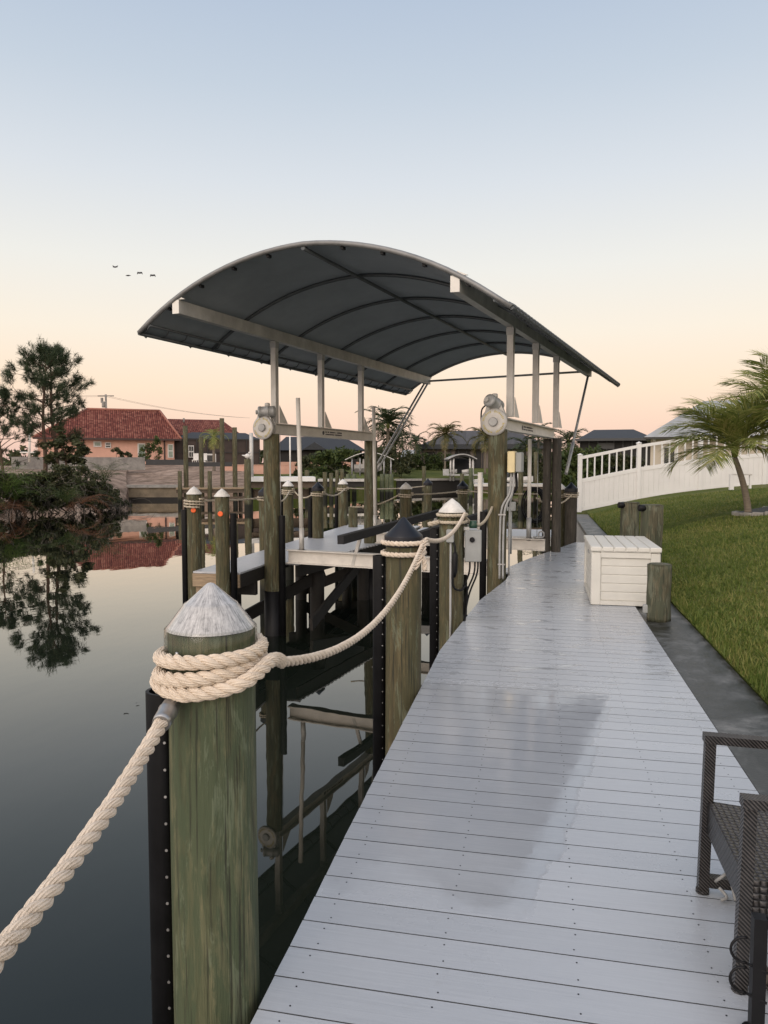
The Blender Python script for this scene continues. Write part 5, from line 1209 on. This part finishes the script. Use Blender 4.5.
for dx, lab in ((195.5, 'white garden chair left of the other, in front of the lanai'), (204, 'white garden chair beside the outdoor kitchen')):
    q = at(dx, 466, 71); q.z = 1.7; t = thing('garden_chair', lab, 'chair', q, 'white garden chairs'); b = MB(); b.box(q+ZV*.42, (.5, .5, .06)); b.build('seat', M['white_trim'], t)
    b = MB(); b.box(q+ZV*.75+FH*.22, (.5, .06, .65), YAW); b.build('backrest', M['white_trim'], t)
    for sx in (-.2, .2):
        for sy in (-.2, .2): b = MB(); b.box(q+Vector((sx, sy, .2)), (.06, .06, .4)); b.build('leg', M['white_trim'], t)
# utility pole and wires behind the house
t = thing('utility_pole', 'distant utility pole with transformer and wires above the red roof', 'utility pole', at(107, 440, 120))
F7 = Frame(107, 120); b = MB(); b.tube([F7.p(107.4, 452), F7.p(107.4, 395)], .16, 8); b.build('pole', M['block'], t)
b = MB(); b.box(F7.p(107.4, 396.5), (2.6, .15, .15), YAW); b.build('crossarm', M['block'], t); b = MB(); b.lathe([(.25, 0), (.28, .1), (.28, .8), (.2, .95)], F7.p(105, 408), 10); b.box(F7.p(103.5, 401), (.3, .3, .8)); b.build('transformer', M['block'], t)
b = MB()
for dy in (0, 1.2): b.tube(sag(F7.p(107, 396+dy), at(330, 430, 190)), .02, 4) if False else b.tube(sag(F7.p(107, 396+dy), at(250, 418, 150), .6), .016, 4); b.tube(sag(F7.p(107, 396+dy), at(-60, 388, 120), .5), .016, 4)
b.build('wire', M['dark_frame'], t)
t = thing('white_mast', 'thin white sailboat mast with spreader behind the pine trunks', 'mast', at(29.5, 460, 60)); b = MB(); b.tube([at(29.5, 462, 60), at(29.5, 425, 60)], .09, 8); b.tube([at(20, 452.5, 60), at(38, 452.5, 60)], .06, 6); b.build('spar', M['pvc'], t)
# birds
for x, y, s, up_, lab in ((115, 267, .40, 1, 'topmost left bird of the small flock, wings raised'), (128, 275.5, .42, .15, 'bird with flat wings, lowest of the flock on the left'), (139.5, 273, .40, -1, 'bird with drooping wings, third from the left'), (152.5, 275.5, .40, -1, 'rightmost bird of the small flock')):
    q = at(x, y, 70); t = thing('bird', lab, 'bird', q, 'birds flying in a small flock'); b = MB(); b.lathe([(.01, -.22), (.06, -.1), (.07, .05), (.03, .2), (.005, .28)], q, 8, RT); b.build('body', M['bird'], t)
    for sg in (-1, 1):
        b = MB(); m_ = q+(FH*.3+RT*.8*sg).normalized()*s*.5*.7+ZV*.10*(1 if up_ < 0 else .6*up_); e_ = q+(FH*.3+RT*.8*sg).normalized()*s*.95*.7+ZV*(.16*up_ if up_ > 0 else -.10)
        w1 = RT*.10; b.rings([[q-w1, q+w1, q+w1+ZV*.02, q-w1+ZV*.02], [m_-w1*.9, m_+w1*.9, m_+w1*.9+ZV*.015, m_-w1*.9+ZV*.015], [e_-w1*.2, e_+w1*.2, e_+w1*.2+ZV*.01, e_-w1*.2+ZV*.01]]); b.build('wing', M['bird'], t)
# ================================================================== BACKGROUND: CENTRE
F9 = Frame(330, 105); h = thing('house', 'low house with dark blue grey roof and screens behind the left lift beam', 'house', F9.p(320, 462), 'houses round the canal')
b = MB(); slab(b, F9, 276, 362, 450, 466, 0, 8); b.build('wall', M['screen'], h); uvquad(None, hip(F9, 272, 366, 450.5, 285, 345, 436, 9, -.6), M['screen_roof'], 'roof', h)
b = MB(); slab(b, F9, 276, 362, 462, 467, -2, -1.8); b.build('terrace_wall', M['stucco_peach'], h)
b = MB(); e = [F9.p(303, 450, -1.2), F9.p(327, 450, -1.2), F9.p(315, 442.5, -1.2)]; e2 = [p_+FH*3 for p_ in e]; b.rings([e, e2]); b.build('gable', M['screen_roof'], h)
FA = Frame(470, 112); h = thing('house', 'dark grey roofed house with brown screened porch behind the lawn and hedge', 'house', FA.p(470, 468), 'houses round the canal')
b = MB(); slab(b, FA, 418, 548, 449, 470, 0, 10); b.build('wall', M['stucco_grey'], h)
uvquad(None, hip(FA, 414, 552, 447.5, 452, 515, 429, 14, -.8), M['shingle'], 'roof', h)
b = MB(); slab(b, FA, 415, 551, 444.5, 449.2, -1.1, -.85); b.build('eave_band', M['screen_roof'], h)
b = MB()
for x in (422, 436, 450, 458, 466, 474, 482, 496, 510, 524): slab(b, FA, x, x+1.0, 449.3, 470, -.3, -.1)
b.build('screen_frame', M['dark_frame'], h)
b = MB(); slab(b, FA, 455, 470, 450.5, 468, -.09, -.004); slab(b, FA, 474.8, 481, 450.5, 468, -.09, -.004); slab(b, FA, 425, 435, 452, 468, -.09, -.004); b.build('screen', M['screen'], h)
FB = Frame(408, 130); h = thing('house', 'small grey roofed house far behind the hedge, left of the dark house', 'house', FB.p(408, 466), 'houses round the canal')
b = MB(); slab(b, FB, 399, 421, 456.5, 467, 0, 8); b.build('wall', M['stucco_cream'], h); uvquad(None, hip(FB, 396, 424, 457, 404, 418, 449.5, 9, -.5), M['metal_roof'], 'roof', h)
q = at(428, 466, 104); q.z = 1.0; 
hd = thing('hedge', 'clipped green hedge in front of the dark grey house', 'hedge', q); b = MB(); cs = []; rs = []
for k in range(60): p_ = at(409+41*RNG.random(), 466, 103+1.6*RNG.random()); cs.append((p_.x, p_.y, 1.2+1.9*RNG.random())); rs.append(.5)
leaf_cloud(b, cs, rs, 80, .16); b.build('foliage', M['leaf'], hd)
# dark seawall opposite
b = MB(); A_, B_ = at(396, 466, 83.4), at(462, 466, 87.6); t = thing('seawall', 'dark seawall with a pale cap below the far lawn', 'seawall', A_); b.bar(A_+ZV*(-EYE-.0), B_+ZV*(-EYE-.0), .8, .22); b.build('cap', M['concrete'], t)
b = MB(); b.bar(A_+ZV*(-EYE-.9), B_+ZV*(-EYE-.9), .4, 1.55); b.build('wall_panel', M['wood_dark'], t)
# small boat lift with pale canopy, left of centre
FC = Frame(370, 66); t = thing('lift_canopy', 'pale arched lift canopy with a white boat below, behind the left rear lift piling', 'canopy', FC.p(370, 480), 'distant lift canopies')
b = MB(); n = 12
tp = [FC.p(345+49*i/n, 459.5-7.5*math.sin(PI*i/n), 0) for i in range(n+1)]; tb_ = [p_+FH*5 for p_ in tp]
b.rings([tp+[p_-ZV*.05 for p_ in tp[::-1]], tb_+[p_-ZV*.05 for p_ in tb_[::-1]]]); b.build('fabric', M['boat_white'], t)
for x in (352, 360, 384, 391):
    b = MB(); b.tube([FC.p(x, 458, .3), FC.p(x, 476, .3)], .07, 8); b.build('post', M['alu_dark'], t)
for x in (348, 354, 382, 387, 391): post(x, 474, 65, .2, {348: 'far lift post left of the white boat', 354: 'far lift post in front of the white boat', 382: 'far lift post just right of the rear left piling', 387: 'middle one of three far lift posts under the pale canopy', 391: 'right one of three far lift posts under the pale canopy'}[x], 'pile_near')
def boat(fr, x0, x1, y0, y1, label, d=0, cab=True):
    t = thing('boat', label, 'boat', fr.p((x0+x1)/2, y1, d), 'distant boats on lifts'); b = MB(); rs = []
    for i in range(9):
        f = i/8; wv = (y1-y0)*fr.s*(.9 if f < .6 else .9*(1-((f-.6)/.4)**2*.92)); z1 = fr.p(0, y0-(y1-y0)*.25*f, 0).z; z0 = fr.p(0, y1-(y1-y0)*.5*max(0, f-.5), 0).z; c = fr.p(x0+(x1-x0)*f, 466, d)
        rs.append([Vector((c.x, c.y, z1))-FH*wv, Vector((c.x, c.y, (z0+z1)/2))-FH*wv*.85, Vector((c.x, c.y, z0)), Vector((c.x, c.y, (z0+z1)/2))+FH*wv*.85, Vector((c.x, c.y, z1))+FH*wv])
    b.rings(rs); b.build('hull', M['boat_white'], t)
    if cab:
        b = MB(); slab(b, fr, x0+(x1-x0)*.3, x0+(x1-x0)*.55, y0-(y1-y0)*.7, y0+.5, d-.4, d+.4); b.build('console', M['boat_white'], t)
        b = MB(); b.box(fr.p(x0-1, y0+2, d), (.5, .4, .9), YAW, .08); b.build('outboard_motor', M['boat_dark'], t)
boat(FC, 354, 382, 464.5, 472.5, 'white boat sitting under the pale lift canopy', 2)
FD = Frame(380, 63); t = thing('floating_dock', 'low pale dock at the far shore left of the rear piling', 'dock', FD.p(330, 482)); b = MB(); slab(b, FD, 318, 376, 479, 481.5, 0, 2); b.build('decking', M['alu'], t)
b = MB(); slab(b, FD, 318, 376, 481.6, 487, .2, .4); b.build('fascia', M['wood_dark'], t)
# arched dark lift canopy in front of the grey house
FE = Frame(463, 84); t = thing('lift_canopy', 'dark arched lift canopy with two small craft in front of the grey house', 'canopy', FE.p(463, 480), 'distant lift canopies')
tp = [FE.p(448+29*i/n, 458.5-4.8*math.sin(PI*i/n), 0) for i in range(n+1)]; tb_ = [p_+FH*6 for p_ in tp]; b = MB()
b.rings([tp+[p_-ZV*.12 for p_ in tp[::-1]], tb_+[p_-ZV*.12 for p_ in tb_[::-1]]]); b.build('fabric', M['alu_dark'], t)
b = MB(); b.rings([[p_-ZV*.16+FH*.1 for p_ in tp]+[p_-ZV*.3+FH*.1 for p_ in tp[::-1]], [p_-ZV*.16+FH*5 for p_ in tp]+[p_-ZV*.3+FH*5 for p_ in tp[::-1]]]); b.build('lining', M['screen'], t)
for x in (450.5, 453.5, 470, 473):
    b = MB(); b.tube([FE.p(x, 457, .3), FE.p(x, 481, .3)], .11, 8); b.build('post', M['alu'], t)
b = MB(); slab(b, FE, 443, 449, 469, 475.5, -.5, -.4); slab(b, FE, 448, 478, 474.2, 475.6, -.2, 2); b.build('platform', M['alu_dark'], t)
boat(FE, 451, 457, 470, 474, 'small white watercraft on the left under the dark canopy', 1, False); boat(FE, 462, 470, 470, 474, 'small white watercraft on the right under the dark canopy', 1, False)
b = MB(); slab(b, FE, 451, 472, 458, 474, 6.2, 6.3); tag(b.build('boat_cover', M['screen_roof']), 'dark covered shape at the back of the arched lift canopy', 'cover')
# palms and shrubs of the far bank
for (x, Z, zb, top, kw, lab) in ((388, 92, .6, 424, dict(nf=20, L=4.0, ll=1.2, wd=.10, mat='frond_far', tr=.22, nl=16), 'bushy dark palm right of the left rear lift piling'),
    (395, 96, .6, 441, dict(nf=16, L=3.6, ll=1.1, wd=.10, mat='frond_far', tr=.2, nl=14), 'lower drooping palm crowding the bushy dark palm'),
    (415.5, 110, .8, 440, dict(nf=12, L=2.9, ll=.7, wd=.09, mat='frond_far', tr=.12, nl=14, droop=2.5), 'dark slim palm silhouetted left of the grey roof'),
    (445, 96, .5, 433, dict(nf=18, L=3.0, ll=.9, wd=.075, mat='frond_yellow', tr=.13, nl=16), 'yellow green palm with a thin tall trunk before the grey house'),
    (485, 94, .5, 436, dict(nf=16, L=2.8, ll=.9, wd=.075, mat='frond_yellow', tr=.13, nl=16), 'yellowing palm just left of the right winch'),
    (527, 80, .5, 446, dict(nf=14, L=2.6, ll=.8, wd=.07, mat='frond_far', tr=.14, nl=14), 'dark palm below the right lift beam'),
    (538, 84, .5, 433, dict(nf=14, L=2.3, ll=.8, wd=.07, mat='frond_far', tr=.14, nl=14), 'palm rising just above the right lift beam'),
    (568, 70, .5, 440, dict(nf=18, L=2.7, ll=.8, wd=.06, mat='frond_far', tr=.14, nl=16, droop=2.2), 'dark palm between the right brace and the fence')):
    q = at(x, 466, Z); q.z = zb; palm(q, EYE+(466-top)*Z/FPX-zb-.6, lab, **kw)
for (x, Z, w, y0, y1, lab, mat) in ((340, 70, 7.0, 449, 478, 'large bright green shrub behind the bare posts left of centre', 'leaf'), (316, 74, 4.5, 455, 480, 'dark shrub below the left lift beam', 'leaf_dark'), (388, 88, 7, 446, 478, 'dense shrub below the bushy palm', 'leaf_dark'), (405, 100, 3, 458, 470, 'small dark shrub at the left end of the hedge', 'leaf_dark'), (590, 48, 3.4, 450, 500, 'green shrub behind the left part of the white fence', 'leaf'), (572, 45, 2.6, 447, 500, 'tall green shrub between the dark rear piling and the fence', 'leaf'), (566, 42, 1.8, 470, 505, 'low shrub beside the shore end piling', 'leaf'), (620, 50, 4, 456, 492, 'bush seen through the fence pickets', 'leaf_dark'), (540, 78, 5, 452, 482, 'dark shrub under the palms at the right lift beam', 'leaf_dark'), (515, 90, 6, 455, 480, 'shrub behind the beige box', 'leaf_dark')):
    q = at(x, 466, Z); q.z = EYE+(466-y1)*Z/FPX; shrub(q, w, (y1-y0)*Z/FPX, lab, mat, 34, 85, .16 if Z < 60 else .2, 'shrubs round the canal', sticks=4)
# docks and small craft between the right lift posts
FG = Frame(510, 46); t = thing('wooden_dock', 'dark far dock glimpsed between the right lift posts', 'dock', FG.p(520, 495)); b = MB(); slab(b, FG, 474, 560, 484, 486.5, 0, 2.5); b.build('decking', M['alu'], t)
b = MB(); slab(b, FG, 474, 560, 486.6, 490.5, .1, .3); b.build('fascia', M['wood_mid'], t); b = MB()
for x in (476, 500, 522, 545): wob_lathe(b, .15, .15, -2.4, FG.p(0, 486.6).z, c=FG.p(x, 470, 1).xy, n=10, k=3)
b.build('support_posts', M['wood_dark'], t)
boat(FG, 506, 534, 478, 484, 'white boat at the far dock behind the beige box', 2)
FH2 = Frame(475, 62); boat(FH2, 474, 484, 480, 486, 'white hull seen left of the right winch piling', 1, False)
# ================================================================== BACKGROUND: RIGHT
FI = Frame(610, 62); h = thing('house', 'dark hip roofed screened house behind the fence', 'house', FI.p(612, 470), 'houses round the canal')
b = MB(); slab(b, FI, 579, 652, 440.5, 475, 0, 9); b.build('wall', M['screen'], h); uvquad(None, hip(FI, 575, 656, 440.5, 592, 634, 427.5, 10, -.7), M['screen_roof'], 'roof', h)
b = MB()
for x in (579, 588, 597, 606, 613, 622, 631, 640, 650): slab(b, FI, x, x+.9, 440.6, 475, -.12, -.01)
slab(b, FI, 576, 655, 438.8, 441.2, -.9, -.72); slab(b, FI, 597, 614, 443, 449, -.20, -.125); b.build('screen_frame', plain('grey_bronze_frame', (.055, .055, .055), .6), h)
b = MB(); slab(b, FI, 601.5, 602.3, 463, 466, -3, -1); slab(b, FI, 618, 655, 465.5, 468.5, -3, -1); b.build('patio_ledge', M['white_trim'], h)
FJ = Frame(670, 45); h = thing('house', 'cream house with pale standing seam metal roof at the right behind the fence', 'house', FJ.p(690, 470), 'houses round the canal')
b = MB(); slab(b, FJ, 650, 800, 437.5, 475, 0, 8); b.build('wall', M['stucco_cream'], h); uvquad(None, hip(FJ, 643, 810, 437.6, 704, 760, 397, 10, -.8), M['metal_roof'], 'roof', h)
b = MB(); b.bar(FJ.p(643, 438.4, -.8), FJ.p(810, 438.4, -.8), .1, .12); b.build('gutter', M['dark_frame'], h)
window(FJ, 662, 676, 446, 468, h, 'white_trim', 'glass_dark'); b = MB(); b.box(FJ.p(654, 440, -.2), (.16, .16, .2)); b.build('wall_lamp', M['white_trim'], h)
# distant tree line closing the horizon
b = MB(); cs = []; rs = []
for k in range(420):
    px = -250+1300*RNG.random(); p_ = at(px, 466, 210+60*RNG.random()); cs.append((p_.x, p_.y, 1.5+4.5*RNG.random()**1.5)); rs.append(2.2)
leaf_cloud(b, cs, rs, 26, .9, 0, .6); tag(b.build('distant_trees', M['leaf_dark'], auto=False), 'far dark tree line closing the horizon behind the houses', 'trees', kind='stuff')
